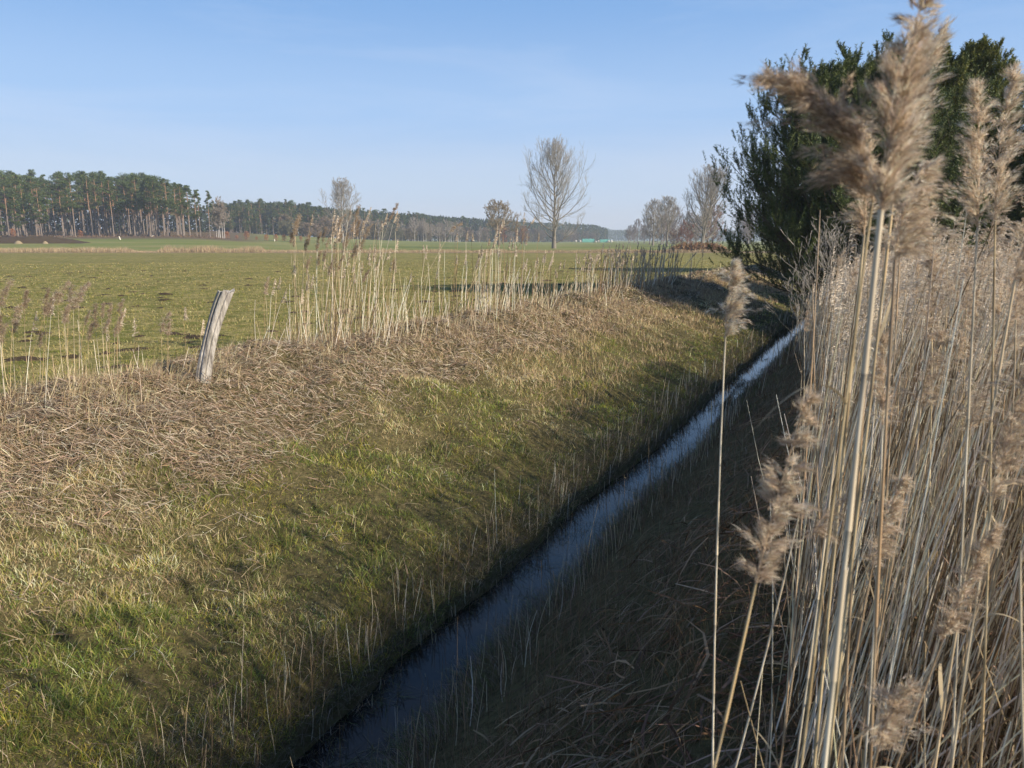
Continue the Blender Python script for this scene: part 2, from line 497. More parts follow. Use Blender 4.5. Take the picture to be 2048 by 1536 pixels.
# --- dark overhanging edge grass, both sides of the water
buf = Buf()
n = 42000
t = tsample(n, .6, 45, 3.); s = rng.random(n) < .5
v = np.where(s, -.08 - rng.random(n) ** 1.3 * .55, .30 + rng.random(n) ** 1.2 * .5)
x, y = xy(t, v); d = np.hypot(x, y)
az = np.where(s, R(-26), R(154)) + rng.normal(size=n) * .9
isg = rng.random(n) < .35
blades(buf, x, y, rng.uniform(.08, .26, n), np.maximum(.003, d * .0005), rng.uniform(.2, 1.5, n),
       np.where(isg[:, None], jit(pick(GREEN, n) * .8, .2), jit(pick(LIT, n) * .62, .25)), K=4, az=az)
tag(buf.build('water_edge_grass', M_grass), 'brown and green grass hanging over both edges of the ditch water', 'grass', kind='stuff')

# --- right bank: stubble and litter, the deep shade partly put into their colours
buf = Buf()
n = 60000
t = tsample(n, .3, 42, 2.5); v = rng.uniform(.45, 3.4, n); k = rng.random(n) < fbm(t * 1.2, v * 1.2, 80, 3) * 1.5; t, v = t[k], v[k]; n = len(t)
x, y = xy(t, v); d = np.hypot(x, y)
blades(buf, x, y, rng.uniform(.05, .22, n), np.maximum(.0028, d * .00055), rng.uniform(.0, .9, n), jit(pick(LIT, n) * np.array([.56, .48, .40]), .25))  # straw palette darkened for damp and for the shade of this bank
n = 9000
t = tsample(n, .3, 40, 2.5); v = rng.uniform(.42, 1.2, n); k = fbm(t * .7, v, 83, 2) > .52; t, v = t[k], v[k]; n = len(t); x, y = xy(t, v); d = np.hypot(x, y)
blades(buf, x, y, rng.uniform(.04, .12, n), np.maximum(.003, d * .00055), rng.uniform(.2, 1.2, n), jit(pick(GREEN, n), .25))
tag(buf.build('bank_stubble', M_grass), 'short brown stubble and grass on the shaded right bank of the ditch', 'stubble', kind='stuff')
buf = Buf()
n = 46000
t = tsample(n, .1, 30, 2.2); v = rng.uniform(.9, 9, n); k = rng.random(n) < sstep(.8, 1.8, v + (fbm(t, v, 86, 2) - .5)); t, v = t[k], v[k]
litter(buf, t, v, len(t), .1, .5, .003, .012, .14, .45, dark=np.array([.62, .52, .44]))  # dark multiplier paints the gloom under the stand into the damp litter
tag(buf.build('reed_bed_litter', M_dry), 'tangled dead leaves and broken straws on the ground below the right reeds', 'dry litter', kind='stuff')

# --- meadow grass
buf = Buf()
n = 230000
r = 6 * (70 / 6) ** (rng.random(n) ** .85); a = rng.uniform(-R(48), R(38), n)
x, y = r * np.sin(a), r * np.cos(a); t, v = tv(x, y); k = v < -5.5; x, y, r, t, v = x[k], y[k], r[k], t[k], v[k]; n = len(x)
big = fbm(x * .16, y * .35, 90, 3); sm = fbm(x * 1.5, y * 1.5, 92, 3)
isd = rng.random(n) < np.clip(.60 + (big - .5) * 2.2 + (sm - .5) * 2.4 + sstep(15, 45, r) * .12, .05, .95)
colr = np.where(isd[:, None], jit(np.array([(.38, .31, .10), (.30, .245, .085), (.44, .37, .16)])[rng.integers(0, 3, n)], .2),
                jit(np.array([(.20, .205, .034), (.27, .255, .050), (.14, .165, .028)])[rng.integers(0, 3, n)], .2))
blades(buf, x, y, rng.uniform(.03, .09, n) * (.1 + 1.7 * sm), np.maximum(.004, r * .0008), rng.uniform(.3, 1.3, n), colr)
tag(buf.build('meadow_grass', M_grass), 'short grazed olive green and yellowish grass of the wide meadow', 'grass', kind='stuff')

# --- duckweed and weeds in the water, thin stubs standing in it
buf = Buf()
n = 6000
t = tsample(n, 1.5, 32, 4.); v = np.clip(rng.normal(.12, .2, n), -.2, .4); k = fbm(t * 1.7, v * 3, 95, 3) > .54; t, v = t[k], v[k]; n = len(t); x, y = xy(t, v)
az = rng.random(n) * 6.28; ln = rng.uniform(.04, .22, n)
B = np.stack([x, y, np.full(n, WATER_Z)], -1)
el = np.where(rng.random(n) < .7, 0, rng.uniform(0, 1.3, n))
tip = B + (ln * np.stack([np.cos(az) * np.cos(el), np.sin(az) * np.cos(el), np.sin(el)], 0)).T
tip[:, 2] += .004; B[:, 2] += .003
ribbons(buf, np.stack([B, (B + tip) / 2 + np.array([0, 0, .006]), tip], 1), np.stack([-np.sin(az), np.cos(az), 0 * az], -1), .004,
        jit(pick(np.array([(.10, .12, .03), (.16, .13, .06), (.04, .04, .02)]), n), .2))
tag(buf.build('water_weed', M_grass), 'dark weeds and broken stalks poking out of the ditch water', 'water weed', kind='stuff')

# ---------------------------------------------------------------- things: helpers
def empty(name, loc, label=None, cat=None, group=None, rz=0.0):
    o = bpy.data.objects.new(name, None); COL.objects.link(o)
    o.location = loc; o.rotation_euler = (0, 0, rz); o.empty_display_size = .1
    return tag(o, label, cat, group)
def child(name, me, parent, loc=(0, 0, 0), rot=(0, 0, 0), sc=1.0):
    o = bpy.data.objects.new(name, me); COL.objects.link(o); o.parent = parent
    o.location = loc; o.rotation_euler = rot
    o.scale = (sc,) * 3 if isinstance(sc, (int, float)) else sc
    return o
def copy_thing(src, loc, rz=0.0, sc=(1, 1, 1), label=None, group=None):
    r = src.copy(); COL.objects.link(r); r.location = loc; r.rotation_euler = (0, 0, rz); r.scale = sc
    if label: r['label'] = label
    if group: r['group'] = group
    for ch in list(src.children):
        c = ch.copy(); COL.objects.link(c); c.parent = r
    return r
def gz(x, y): return float(height(np.array([x]), np.array([y]))[0])

# ---------------------------------------------------------------- reeds
PL_DARK, PL_MID, PL_LIGHT = np.array((.35, .255, .17)), np.array((.65, .52, .37)), np.array((.88, .80, .65))
def plume_mesh(seed, L=.26, spread=.11, droop=.5, nb=70, ns=20, nh=3, one_side=.6, wid=1.0, lean=.25, light=.5, name='plume'):
    """feathery reed head growing from (0,0,0) up z, drooping towards +x"""
    g = np.random.default_rng(seed); buf = Buf()
    K = 8; u = np.linspace(0, 1, K)
    rach = np.stack([lean * L * u ** 2, 0 * u, L * (u - .08 * lean * u ** 2)], -1)
    tubes(buf, rach[None], np.linspace(.0016, .0004, K)[None], 4, PL_MID)
    s = np.sort(g.random(nb) ** (1.15 if lean < .6 else 1.7)) * .96
    B = np.stack([np.interp(s, u, rach[:, i]) for i in range(3)], -1)
    lb = spread * (1 - s) ** .45 * g.uniform(.55, 1.15, nb) * np.interp(s, [0, .12, .3, 1], [.6, .9, 1, .75]) * g.choice([.55, .8, 1.0, 1.25], nb)
    az = np.where(g.random(nb) < one_side, g.normal(size=nb) * .6, g.random(nb) * 6.283)
    el = R(72) - g.random(nb) * R(38)
    out = np.stack([np.cos(az), np.sin(az), 0 * az], -1)
    D = out * np.cos(el)[:, None] + np.array([0, 0, 1.]) * np.sin(el)[:, None]
    k2 = np.linspace(0, 1, 5)
    dr = droop * g.uniform(.4, 1.3, nb)
    Pb = B[:, None] + D[:, None] * (lb[:, None] * k2)[..., None] + (out * .55 - np.array([0, 0, 1.]))[:, None] * ((lb * dr)[:, None] * k2 ** 2.2)[..., None]
    ribbons(buf, Pb, np.cross(D, rdir(nb, g)), .0007, jit(np.broadcast_to(PL_MID * .9, (nb, 3)), .15, g))
    N = nb * ns
    bi = np.repeat(np.arange(nb), ns); q = g.random(N) ** .7
    f = q * 4; i0 = np.minimum(f.astype(int), 3); fr = (f - i0)[:, None]
    C = Pb[bi, i0] * (1 - fr) + Pb[bi, i0 + 1] * fr + g.normal(size=(N, 3)) * .0028 * wid
    Tn = unit(Pb[bi, i0 + 1] - Pb[bi, i0])
    tone = np.clip(g.normal(light, .28, N), 0, 1)
    base = mixc(mixc(PL_DARK, PL_MID, np.clip(tone * 2, 0, 1)), PL_LIGHT, np.clip(tone * 2 - 1, 0, 1))
    for h in range(nh):
        d = unit(Tn * 1.1 + rdir(N, g) * .42 + np.array([0, 0, -.15]))
        l = g.uniform(.008, .018, N)
        ribbons(buf, np.stack([C, C + d * l[:, None]], 1), np.cross(d, rdir(N, g)), g.uniform(.0005, .0013, N) * wid, jit(base, .12, g))
    return buf.build(name, M_plume, link=False)

def stem_mesh(seed, P, r0, r1, sides=7, name='stem', col=None):
    """cane along control points P (K,3), thicker rings at the nodes"""
    g = np.random.default_rng(seed); buf = Buf(); P = np.asarray(P, float)
    Lt = np.linalg.norm(P[-1] - P[0]); n = max(3, int(Lt / .16)) ; K = n * 4 + 1
    u = np.linspace(0, 1, len(P)); uu = np.linspace(0, 1, K)
    C = np.stack([np.interp(uu, u, P[:, i]) for i in range(3)], -1)
    if len(P) > 2:
        co = [np.polyfit(u, P[:, i], min(2, len(P) - 1)) for i in range(3)]
        C = np.stack([np.polyval(c, uu) for c in co], -1)
    r = np.interp(uu, [0, 1], [r0, r1]); r[::4] *= 1.14
    base = np.array(col if col is not None else (.60, .50, .35))
    cc = np.broadcast_to(base, (K, 3)).copy(); cc *= g.uniform(.85, 1.15, (K, 1)); cc[::4] *= .45
    seg = np.repeat(g.uniform(.75, 1.15, n + 1), 4)[:K]; cc *= seg[:, None]
    tubes(buf, C[None], r[None], sides, np.clip(cc, .02, .8)[None])
    for q in range(1, n):                                # leaf sheaths wrapped round some internodes
        if g.random() < .55:
            a = q * 4; e = a + int(g.integers(2, 5)); e = min(e, K - 1)
            if e - a < 2: continue
            sc_ = base * g.uniform(.45, 1.05) * np.array([1, .93, .85])
            tubes(buf, C[None, a:e + 1], (r[a:e + 1] * 1.22)[None], sides, np.clip(sc_, .02, .8))
    return buf.build(name, M_stem, smooth=True, link=False)

def leaf_mesh(seed, L=.3, w=.011, drop=1.0):
    g = np.random.default_rng(seed); buf = Buf(); u = np.linspace(0, 1, 18)
    tw = g.uniform(-.25, .25)
    P = np.stack([L * u * .55, L * tw * u ** 2, L * (u * .6 - drop * u ** 2)], -1)
    ribbons(buf, P[None], np.array([[.1, 1, .25]]), w, (.47, .37, .22))
    return buf.build('leaf', M_rleaf, link=False)

LEAVES = [leaf_mesh(i, L=.20 + .04 * i, w=.0055 + .0008 * i, drop=[.3, 1.1, .7, 1.5][i]) for i in range(4)]
PLN = [plume_mesh(100 + i, L=.22 + .03 * (i % 4), spread=.075 + .012 * (i % 3), droop=.15 + .14 * (i % 5), nb=64, ns=20, nh=3,
                  one_side=.45 + .1 * (i % 5), wid=1.0, lean=.1 + .15 * (i % 4), light=.4 + .06 * (i % 4)) for i in range(12)]
PLS = [plume_mesh(200 + i, L=.19 + .02 * (i % 4), spread=.045 + .008 * (i % 3), droop=.2 + .2 * (i % 3), nb=44, ns=16, nh=3,
                  one_side=.6, wid=3.2, lean=.2 + .15 * (i % 3), light=.24 + .08 * (i % 3)) for i in range(8)]

def basis_rot(d, az):
    """rotation carrying +z to d, with +x (droop side) towards azimuth az"""
    z = Vector(d).normalized(); x = Vector((math.cos(az), math.sin(az), 0)); y = z.cross(x).normalized(); x = y.cross(z)
    from mathutils import Matrix
    return Matrix((x, y, z)).transposed().to_euler()

def reed(base, tip, bend, r0, r1, plume, paz, psc, label, group, seed, leaves=1, sides=6, col=None, cat='reed'):
    """one reed: an Empty at the ground, stem, plume and a few dry leaves"""
    g = np.random.default_rng(seed)
    base = np.array(base, float); tip = np.array(tip, float)
    o = empty('reed', base, label, cat, group)
    u = np.linspace(0, 1, 5)[:, None]
    P = (tip - base)[None] * u + np.array(bend)[None] * (4 * u * (1 - u))
    if col is None: col = [(.64, .53, .35), (.58, .46, .29), (.70, .62, .46), (.60, .46, .25), (.44, .31, .18)][int(g.integers(0, 5))]
    child('stem', stem_mesh(seed, P, r0, r1, sides, col=col), o)
    dirn = P[-1] - P[-2]
    if plume is not None:
        child('plume', plume, o, tuple(P[-1]), basis_rot(dirn, paz), psc)
    for k in range(leaves):
        s = g.uniform(.25, .9); p = np.array([np.interp(s, np.linspace(0, 1, 5), P[:, i]) for i in range(3)])
        child('leaf', LEAVES[g.integers(0, 4)], o, tuple(p), (g.uniform(-.2, .2), g.uniform(-.5, .1), g.uniform(0, 6.28)), float(g.uniform(.7, 1.2)))
    return o

def foot(p_hi, p_lo):
    """follow the line of a stem down to the ground"""
    d = p_lo - p_hi; s = 1.0
    for i in range(400):
        p = p_hi + d * s
        if p[2] <= gz(p[0], p[1]): break
        s += .02
    return p_hi + d * s

# hero reeds: (plume foot x, y, depth), (a lower point of the stem x, y, depth), stem radii, plume recipe, droop azimuth, label
big = lambda seed, **k: plume_mesh(seed, **k)
HERO = [
 ((1762, 420, .74), (1652, 1500, .80), .0040, .0022, dict(L=.265, spread=.050, droop=.10, nb=110, ns=26, nh=4, one_side=.5, lean=.14, light=.55), 0.2, 1,
  'thickest pale reed stalk, closest to the viewer, its plume running out of the picture top'),
 ((1745, 400, .80), (1675, 1000, .90), .0021, .0013, dict(L=.13, spread=.13, droop=.36, nb=70, ns=34, nh=3, one_side=1.0, lean=.95, light=.22), math.pi * .99, 1,
  'reed with a dark brown plume swept far left across the pine beside the thickest stalk'),
 ((1792, 345, 1.15), (1700, 1130, 1.22), .0034, .0018, dict(L=.225, spread=.060, droop=.10, nb=80, ns=24, nh=3, one_side=.6, lean=.22, light=.72), 0.0, 1,
  'silvery upright plume right behind the thickest stalk with one branch sticking out to the right'),
 ((1728, 470, 1.25), (1640, 1400, 1.32), .0034, .0018, dict(L=.19, spread=.06, droop=.3, nb=80, ns=22, nh=3, one_side=.5, lean=.1, light=.5), 2.6, 1,
  'reed with a narrow greyish plume hanging just left of the thickest stalk'),
 ((1790, 520, 1.0), (1772, 1000, 1.04), .0026, .0015, dict(L=.13, spread=.08, droop=.5, nb=80, ns=22, nh=3, one_side=.8, lean=.3, light=.55), .1, 1,
  'reed with a short bushy plume under the silvery upright one'),
 ((1451, 672, 1.62), (1434, 1500, 1.72), .0027, .0015, dict(L=.160, spread=.062, droop=.42, nb=90, ns=24, nh=3, one_side=.85, lean=.06, light=.75), -.1, 1,
  'lone slim reed apart from the stand, its pale plume in front of the ditch'),
 ((1512, 1165, .92), (1432, 1480, .93), .0024, .0014, dict(L=.245, spread=.048, droop=.3, nb=80, ns=22, nh=3, one_side=.55, lean=.05, light=.5), -.2, 1,
  'low leaning reed whose blurred brown plume slants over the dark right bank'),
 ((1955, 455, 1.35), (1925, 1100, 1.45), .0028, .0016, dict(L=.255, spread=.06, droop=.15, nb=90, ns=22, nh=3, one_side=.4, lean=.05, light=.6), 2.8, 1,
  'slender plumed tall reed before the sky, left one of two near the right edge'),
 ((1990, 440, 1.40), (1970, 1100, 1.5), .0030, .0016, dict(L=.28, spread=.075, droop=.2, nb=100, ns=22, nh=3, one_side=.75, lean=.12, light=.65), .1, 1,
  'ragged plumed tall reed before the sky, right one of two near the right edge'),
 ((2030, 560, 1.30), (1960, 1000, 1.36), .0028, .0016, dict(L=.24, spread=.085, droop=.4, nb=90, ns=22, nh=3, one_side=.7, lean=.4, light=.6), .3, 1,
  'reed at the right picture edge with a wide drooping plume below the two tall ones'),
 ((1800, 500, 2.0), (1760, 1200, 2.1), .0030, .0016, dict(L=.25, spread=.065, droop=.2, nb=80, ns=20, nh=3, one_side=.5, lean=.35, light=.45), 0, 1,
  'brown plumed reed leaning right in front of the dark gap between the pines'),
 ((1865, 540, 2.2), (1850, 1200, 2.3), .0030, .0016, dict(L=.22, spread=.06, droop=.3, nb=70, ns=20, nh=3, one_side=.5, lean=.1, light=.5), 3, 1,
  'reed with a broad light brown plume below the right pine'),
 ((1765, 850, 1.45), (1735, 1300, 1.5), .0026, .0015, dict(L=.20, spread=.05, droop=.3, nb=70, ns=20, nh=3, one_side=.5, lean=.1, light=.45), 1.5, 1,
  'reed with a soft grey brown plume halfway down, just right of the thickest stalk'),
 ((1985, 1010, 1.15), (1930, 1480, 1.2), .0028, .0015, dict(L=.23, spread=.075, droop=.45, nb=90, ns=22, nh=3, one_side=.6, lean=.12, light=.42), .1, 1,
  'reed with a fluffy brown plume curling right halfway down the right edge'),
 ((1885, 1280, 1.15), (1800, 1500, 1.2), .0026, .0015, dict(L=.20, spread=.04, droop=.2, nb=70, ns=20, nh=3, one_side=.4, lean=.1, light=.4), .1, 1,
  'leaning reed with a thin brown plume low in the lower right of the stand'),
 ((1745, 1130, 1.35), (1690, 1480, 1.4), .0026, .0015, dict(L=.17, spread=.055, droop=.4, nb=70, ns=20, nh=3, one_side=.5, lean=.2, light=.5), .1, 1,
  'reed with a faded plume low behind the thickest stalk'),
 ((1755, 1500, 1.0), (1730, 1600, 1.02), .0026, .0015, dict(L=.10, spread=.055, droop=.3, nb=60, ns=20, nh=3, one_side=.5, lean=.3, light=.5), .3, 1,
  'short reed with a pale plume just reaching into the bottom of the picture'),
 ((1622, 1080, 1.25), (1570, 1400, 1.28), .0018, .0010, dict(L=.10, spread=.075, droop=.8, nb=34, ns=16, nh=2, one_side=.9, lean=.9, light=.2), .1, 1,
  'thin reed with a small reddish brown plume bent right beside the low slanting one'),
]
heads = 0
for i, (a, b, r0, r1, pk, paz, psc, lab) in enumerate(HERO):
    hi, lo = px(*a), px(*b); ft = foot(hi, lo)
    gg = np.random.default_rng(900 + i)
    reed(ft - np.array([0, 0, .02]), hi, np.array([gg.normal() * .008, 0, 0]), r0, r1, plume_mesh(500 + i, **pk), paz, psc, lab, None, 900 + i,
         leaves=1 if i not in (5, 6) else 0, sides=10); heads += 1

gq = np.random.default_rng(77)                           # plumes of the middle rows, standing before the pines
for i, (p_, q_, d_) in enumerate([(1798, 560, 2.6), (1830, 610, 3.1), (1884, 640, 2.7), (1905, 575, 3.4), (1932, 620, 2.5), (1962, 560, 3.0), (1998, 640, 2.4), (2022, 590, 2.9),
                                  (1850, 690, 2.2), (1915, 720, 2.3), (1975, 745, 2.0), (1780, 660, 3.3), (2035, 700, 2.3), (1816, 520, 3.4), (1868, 560, 3.6), (1895, 510, 3.0), (1948, 540, 4.0), (1978, 500, 3.6), (2015, 530, 3.3), (2038, 620, 2.6), (1766, 540, 4.4), (1852, 600, 4.2), (1925, 640, 3.8), (1990, 700, 3.0), (1700, 590, 4.6), (1672, 560, 5.2), (1735, 560, 4.2), (1940, 860, 1.9), (1840, 820, 2.0)]):
    hi = px(p_, q_, d_); lo = px(p_ - 30 + gq.normal() * 25, q_ + 500, d_ * 1.06)
    reed(foot(hi, lo), hi, (gq.normal() * .02, 0, 0), .003, .0016, PLN[(i * 5) % 12], float(gq.normal(0, .9)), float(gq.uniform(.85, 1.2)),
         'pale plumed reed of the middle rows, its feathery head rising before the dark pines', 'plumed reeds before the pines', 970 + i, leaves=int(gq.integers(0, 2)), sides=7)

# bare canes without a plume, close to the viewer
BARE = [((1640, 420, 1.9), (1560, 1500, 2.05)), ((1625, 560, 2.1), (1640, 900, 2.15)), ((1600, 1020, 1.6), (1470, 1500, 1.7)),
        ((1740, 640, 1.2), (1700, 1500, 1.3)), ((1820, 900, 1.5), (1705, 1500, 1.6)), ((2040, 1100, 1.0), (2060, 1500, 1.05)), ((1690, 700, 1.5), (1585, 1500, 1.6))]
for i, (a, b) in enumerate(BARE):
    hi, lo = px(*a), px(*b); ft = foot(hi, lo)
    reed(ft, hi, (.012 * (-1) ** i, 0, 0), .003, .0014, None, 0, 1,
         'bare pale cane without a plume among the nearest stalks of the right stand', 'bare canes in the right reed stand', 950 + i, leaves=(i % 2), sides=8)

def right_edge(t):                                     # where the stand begins, seen across the ditch
    return np.interp(t, [0, 2, 5, 9, 14, 20, 30], [2.75, 2.55, 2.35, 2.1, 1.5, .85, .5])
def crest_h(t):
    return np.interp(t, [1, 4, 5.5, 7.2, 8.2, 9.2, 11, 12.5, 13.6, 15, 17, 19, 22, 26, 32], [.8, .95, .75, .5, .8, 1.7, 1.55, 1.1, 1.45, 1.75, 1.05, .95, 1.05, 1.1, 1.2])
def crest_dens(t):
    return np.interp(t, [1, 4, 6, 7.6, 8.3, 8.9, 11.2, 12.7, 14, 15.2, 16.6, 19, 26, 28, 34], [.12, .28, .2, .10, .5, 1, .95, .2, 1, .75, .2, .4, .55, .3, .25])

def place_right(n, g, tmin=.9, tmax=30):
    out = []
    while len(out) < n:
        t = tmin + (tmax - tmin) * g.random() ** 1.5; v = right_edge(t) + abs(g.normal()) * 1.6 + g.random() ** 2 * 7 + g.normal() * .12
        x, y = xy(t, v)
        if y < .75 or abs(x / y) > 1.1 or math.hypot(x, y) < 1.25: continue
        if x < .18 * y and t < 9: continue
        if x < (.34 if t < 5 else .28) * y and math.hypot(x, y) < 3.6: continue
        out.append((t, v, float(x), float(y)))
    return out
g = np.random.default_rng(42)
spots = sorted(place_right(720, g), key=lambda s: math.hypot(s[2], s[3]))
N_RIGHT = 142
def right_reed_geom(x, y, g):
    d = math.hypot(x, y)
    h = float(np.clip(g.normal(1.07, .14), .7, 1.3)) if g.random() > .07 else g.uniform(1.3, 1.55)
    if d < 3.2: h = g.uniform(.75, 1.65)
    ln = R(abs(g.normal(7, 5))); la = g.normal(0.0, .5) if d > 3.5 else g.normal(0, .2)     # most lean to the right
    if g.random() < .2: ln = R(g.uniform(10, 24))
    top = np.array([x + h * math.tan(ln) * math.cos(la), y + h * math.tan(ln) * math.sin(la), gz(x, y) + h])
    return np.array([x, y, gz(x, y) - .03]), top
for i, (t, v, x, y) in enumerate(spots[:N_RIGHT]):
    b, tp = right_reed_geom(x, y, g); d = math.hypot(x, y)
    has = g.random() < .55
    near = 'front' if d < 2.6 else ('middle' if d < 5.5 else 'back')
    reed(b, tp, (g.normal() * .02, g.normal() * .02, 0), g.uniform(.0024, .0038), .0015, PLN[g.integers(0, 12)] if has else None,
         g.normal(0, .9), float(g.uniform(.7, 1.1)),
         ('plumed' if has else 'bare tipped') + ' pale dry reed in the %s of the dense stand right of the ditch' % near,
         ('plumed' if has else 'bare') + ' reeds in the %s of the right stand' % near, 2000 + i, leaves=int(g.integers(0, 3)))

# left ridge: the larger reeds one by one
g = np.random.default_rng(43)
N_LEFT = 100; left = []
while len(left) < 470:
    t = 1.8 + g.random() ** 1.1 * 30; 
    if g.random() > crest_dens(t): continue
    v = -4.95 + g.normal() * .33 - (.8 * g.random() if g.random() < .35 else 0)
    if fbm(t * 1.6, v, 120, 2) < .46: continue
    left.append((t, v, g.random()))
left.sort(key=lambda s: s[0] - 6 * crest_h(s[0]) * s[2])
def left_geom(t, v, g, tall=1.0):
    x, y = xy(t, v); z = gz(x, y); h = crest_h(t) * g.uniform(.62, 1.14) * tall
    ln = R(abs(g.normal(2, 5))) if g.random() < .93 else R(g.uniform(18, 42)); la = g.normal(.2, .8)
    return np.array([x, y, z - .03]), np.array([x + h * math.tan(ln) * math.cos(la), y + h * math.tan(ln) * math.sin(la), z + h])
for i, (t, v, _) in enumerate(left[:N_LEFT]):
    b, tp = left_geom(t, v, g, 1.02)
    zone = ('left of the old post' if t < 6.4 else 'right beside the old post' if t < 8.4 else 'in the tall clump right of the post' if t < 12.3 else
            'in the second tall clump on the ridge' if t < 16.5 else 'at the far end of the ridge')
    reed(b, tp, (g.normal() * .015, 0, 0), g.uniform(.0024, .0034), .0014, PLS[g.integers(0, 8)], g.normal(.1, .5), float(g.uniform(.8, 1.25)),
         'dry reed with a small brown plume standing ' + zone, 'reeds ' + zone, 4000 + i, leaves=int(g.random() < .5), sides=5)

# the remaining reeds, beyond the 300 that show largest, as one mass on each side
def reed_mass(name, B, Tp, rad, label, plume_p, hair=10, g=None, seed=0, mid=.34):
    g = np.random.default_rng(seed); sb, pb = Buf(), Buf(); n = len(B)
    u = np.linspace(0, 1, 4); bend = g.normal(size=(n, 3)) * .022 * np.linalg.norm(Tp - B, axis=-1, keepdims=True); bend[:, 2] = 0
    P = B[:, None] * (1 - u)[None, :, None] + Tp[:, None] * u[None, :, None] + bend[:, None] * (4 * u * (1 - u))[None, :, None]
    c = jit(pick(np.array([(.72, .61, .42), (.60, .48, .30), (.82, .74, .58), (.36, .25, .14), (.18, .125, .07)]), n, g), .12, g)
    d = np.hypot(B[:, 0], B[:, 1]); r = np.maximum(rad * g.uniform(.7, 1.2, n), d * (.00034 if 'ridge' in name else .00028))
    tubes(sb, P, r[:, None] * np.array([1, .9, .75, .5])[None], 4, c)
    # dry leaves on the canes
    k = g.integers(0, n, int(n * .35)); s = g.uniform(.1, .8, len(k)); C = B[k] * (1 - s)[:, None] + Tp[k] * s[:, None]
    az = g.random(len(k)) * 6.28; o = np.stack([np.cos(az), np.sin(az), 0 * az], -1); L = g.uniform(.12, .32, len(k))
    uu = np.linspace(0, 1, 4)
    LP = C[:, None] + o[:, None] * (L[:, None] * uu * .38)[..., None]; LP[..., 2] += L[:, None] * (uu * .75 - uu ** 2 * g.uniform(.0, 1.0, (len(k), 1)))
    ribbons(sb, LP, np.cross(o, np.array([0, 0, 1.])) + rdir(len(k), g) * .3, np.maximum(.004, d[k] * .0005), jit(np.broadcast_to((.36, .27, .16), (len(k), 3)), .2, g))
    # plumes
    k = np.where((g.random(n) < plume_p) & (d > 3.6))[0]; m = len(k); L = g.uniform(.16, .28, m)
    side = np.stack([np.cos(g.normal(0, .6, m)), np.sin(g.normal(0, .6, m)), np.zeros(m)], -1)
    bi = np.repeat(np.arange(m), hair); q = g.random(len(bi))
    ax = unit(Tp[k] - B[k]) + side * .15
    C = Tp[k][bi] + ax[bi] * (L[bi] * q)[:, None]
    dd = unit(rdir(len(bi), g) * .6 + side[bi] * .9 + np.array([0, 0, .35]))
    lg = g.uniform(.03, .075, len(bi)) * (1 - q) ** .4
    bas = mixc(PL_DARK, mixc(PL_MID, PL_LIGHT, g.random(len(bi)) * .8), np.clip(g.normal(mid * 2, .3, len(bi)), 0, 1))
    PP = np.stack([C, C + dd * (lg * .6)[:, None], C + dd * lg[:, None] - np.array([0, 0, 1.]) * (lg * .35)[:, None]], 1)
    ribbons(pb, PP, rdir(len(bi), g), np.maximum(.002, d[k][bi] * .0009) * g.uniform(.5, 1.2, len(bi)), bas)
    V0 = sb.n
    sb.v += pb.v; sb.c += pb.c; sb.t += [a + V0 for a in pb.t]; sb.q += [a + V0 for a in pb.q]; sb.n += pb.n
    o = sb.build(name, M_rleaf); tag(o, label, 'reed mass', kind='stuff'); return o
g = np.random.default_rng(44)
rest = place_right(2300, g, 1.6, 46) + spots[N_RIGHT:]
rest += [s for s in place_right(1900, g, 9, 30)]
for _ in range(5600):                                  # the dense outer rows of the stand
    t = .6 + 15 * g.random() ** 1.2; v = right_edge(t) + .05 + g.random() ** 1.3 * 2.2; x, y = xy(t, v)
    if y < .8 or x < .2 * y or math.hypot(x, y) < 1.9: continue
    rest.append((t, v, float(x), float(y)))
geo = [right_reed_geom(x, y, g) for (_, _, x, y) in rest]
for _ in range(1500):                                  # low ones close to the viewer, added to shade the left bank foot
    t = -1.5 + 4.5 * g.random(); v = 2.75 + g.random() * 2.2; x, y = xy(t, v)
    if math.hypot(x, y) < .9 or (x < .35 * y): continue
    z = gz(x, y); geo.append((np.array([x, y, z]), np.array([x + .12 * g.random(), y + .05 * g.normal(), z + g.uniform(.35, .8)])))
geo = [(a, b if g.random() < .5 else a + (b - a) * g.uniform(.75, 1.1)) for a, b in geo]
B = np.array([a for a, b in geo]); Tp = np.array([b for a, b in geo])
reed_mass('reed_stand', B, Tp, .0027, 'dense mass of pale dry reeds filling the right bank behind the nearer stalks', .3, 40, seed=5, mid=.42)
# low broken straws inside the stand
n = 5200
t = tsample(n, .8, 24, 2.); v = right_edge(t) + rng.random(n) * 6; x, y = xy(t, v); k = (y > .8) & (np.hypot(x, y) > 1.2) & (x > .2 * y); x, y = x[k], y[k]; n = len(x)
z = height(x, y); B = np.stack([x, y, z], -1); hh = rng.uniform(.2, 1.1, n); dd = unit(rdir(n) * .45 + np.array([.15, 0, 1.]))
reed_mass('broken_reeds', B, B + dd * hh[:, None], .0022, 'short broken canes and straws low inside the right reed stand', 0.0, 1, seed=6)
geo = [left_geom(t, v, g) for (t, v, _) in left[N_LEFT:]]
B = np.array([a for a, b in geo]); Tp = np.array([b for a, b in geo])
reed_mass('ridge_reeds', B, Tp, .0024, 'row of thin dry reeds along the ridge between the slope and the meadow', .75, 90, seed=7, mid=.30)
n = 1500
t = 1.5 + rng.random(n) * 28; k = rng.random(n) < crest_dens(t); t = t[k]; n = len(t); v = rng.normal(-4.9, .5, n)
x, y = xy(t, v); z = height(x, y); B = np.stack([x, y, z], -1); hh = crest_h(t) * rng.uniform(.15, .7, n); dd = unit(rdir(n) * .3 + np.array([.12, 0, 1.]))
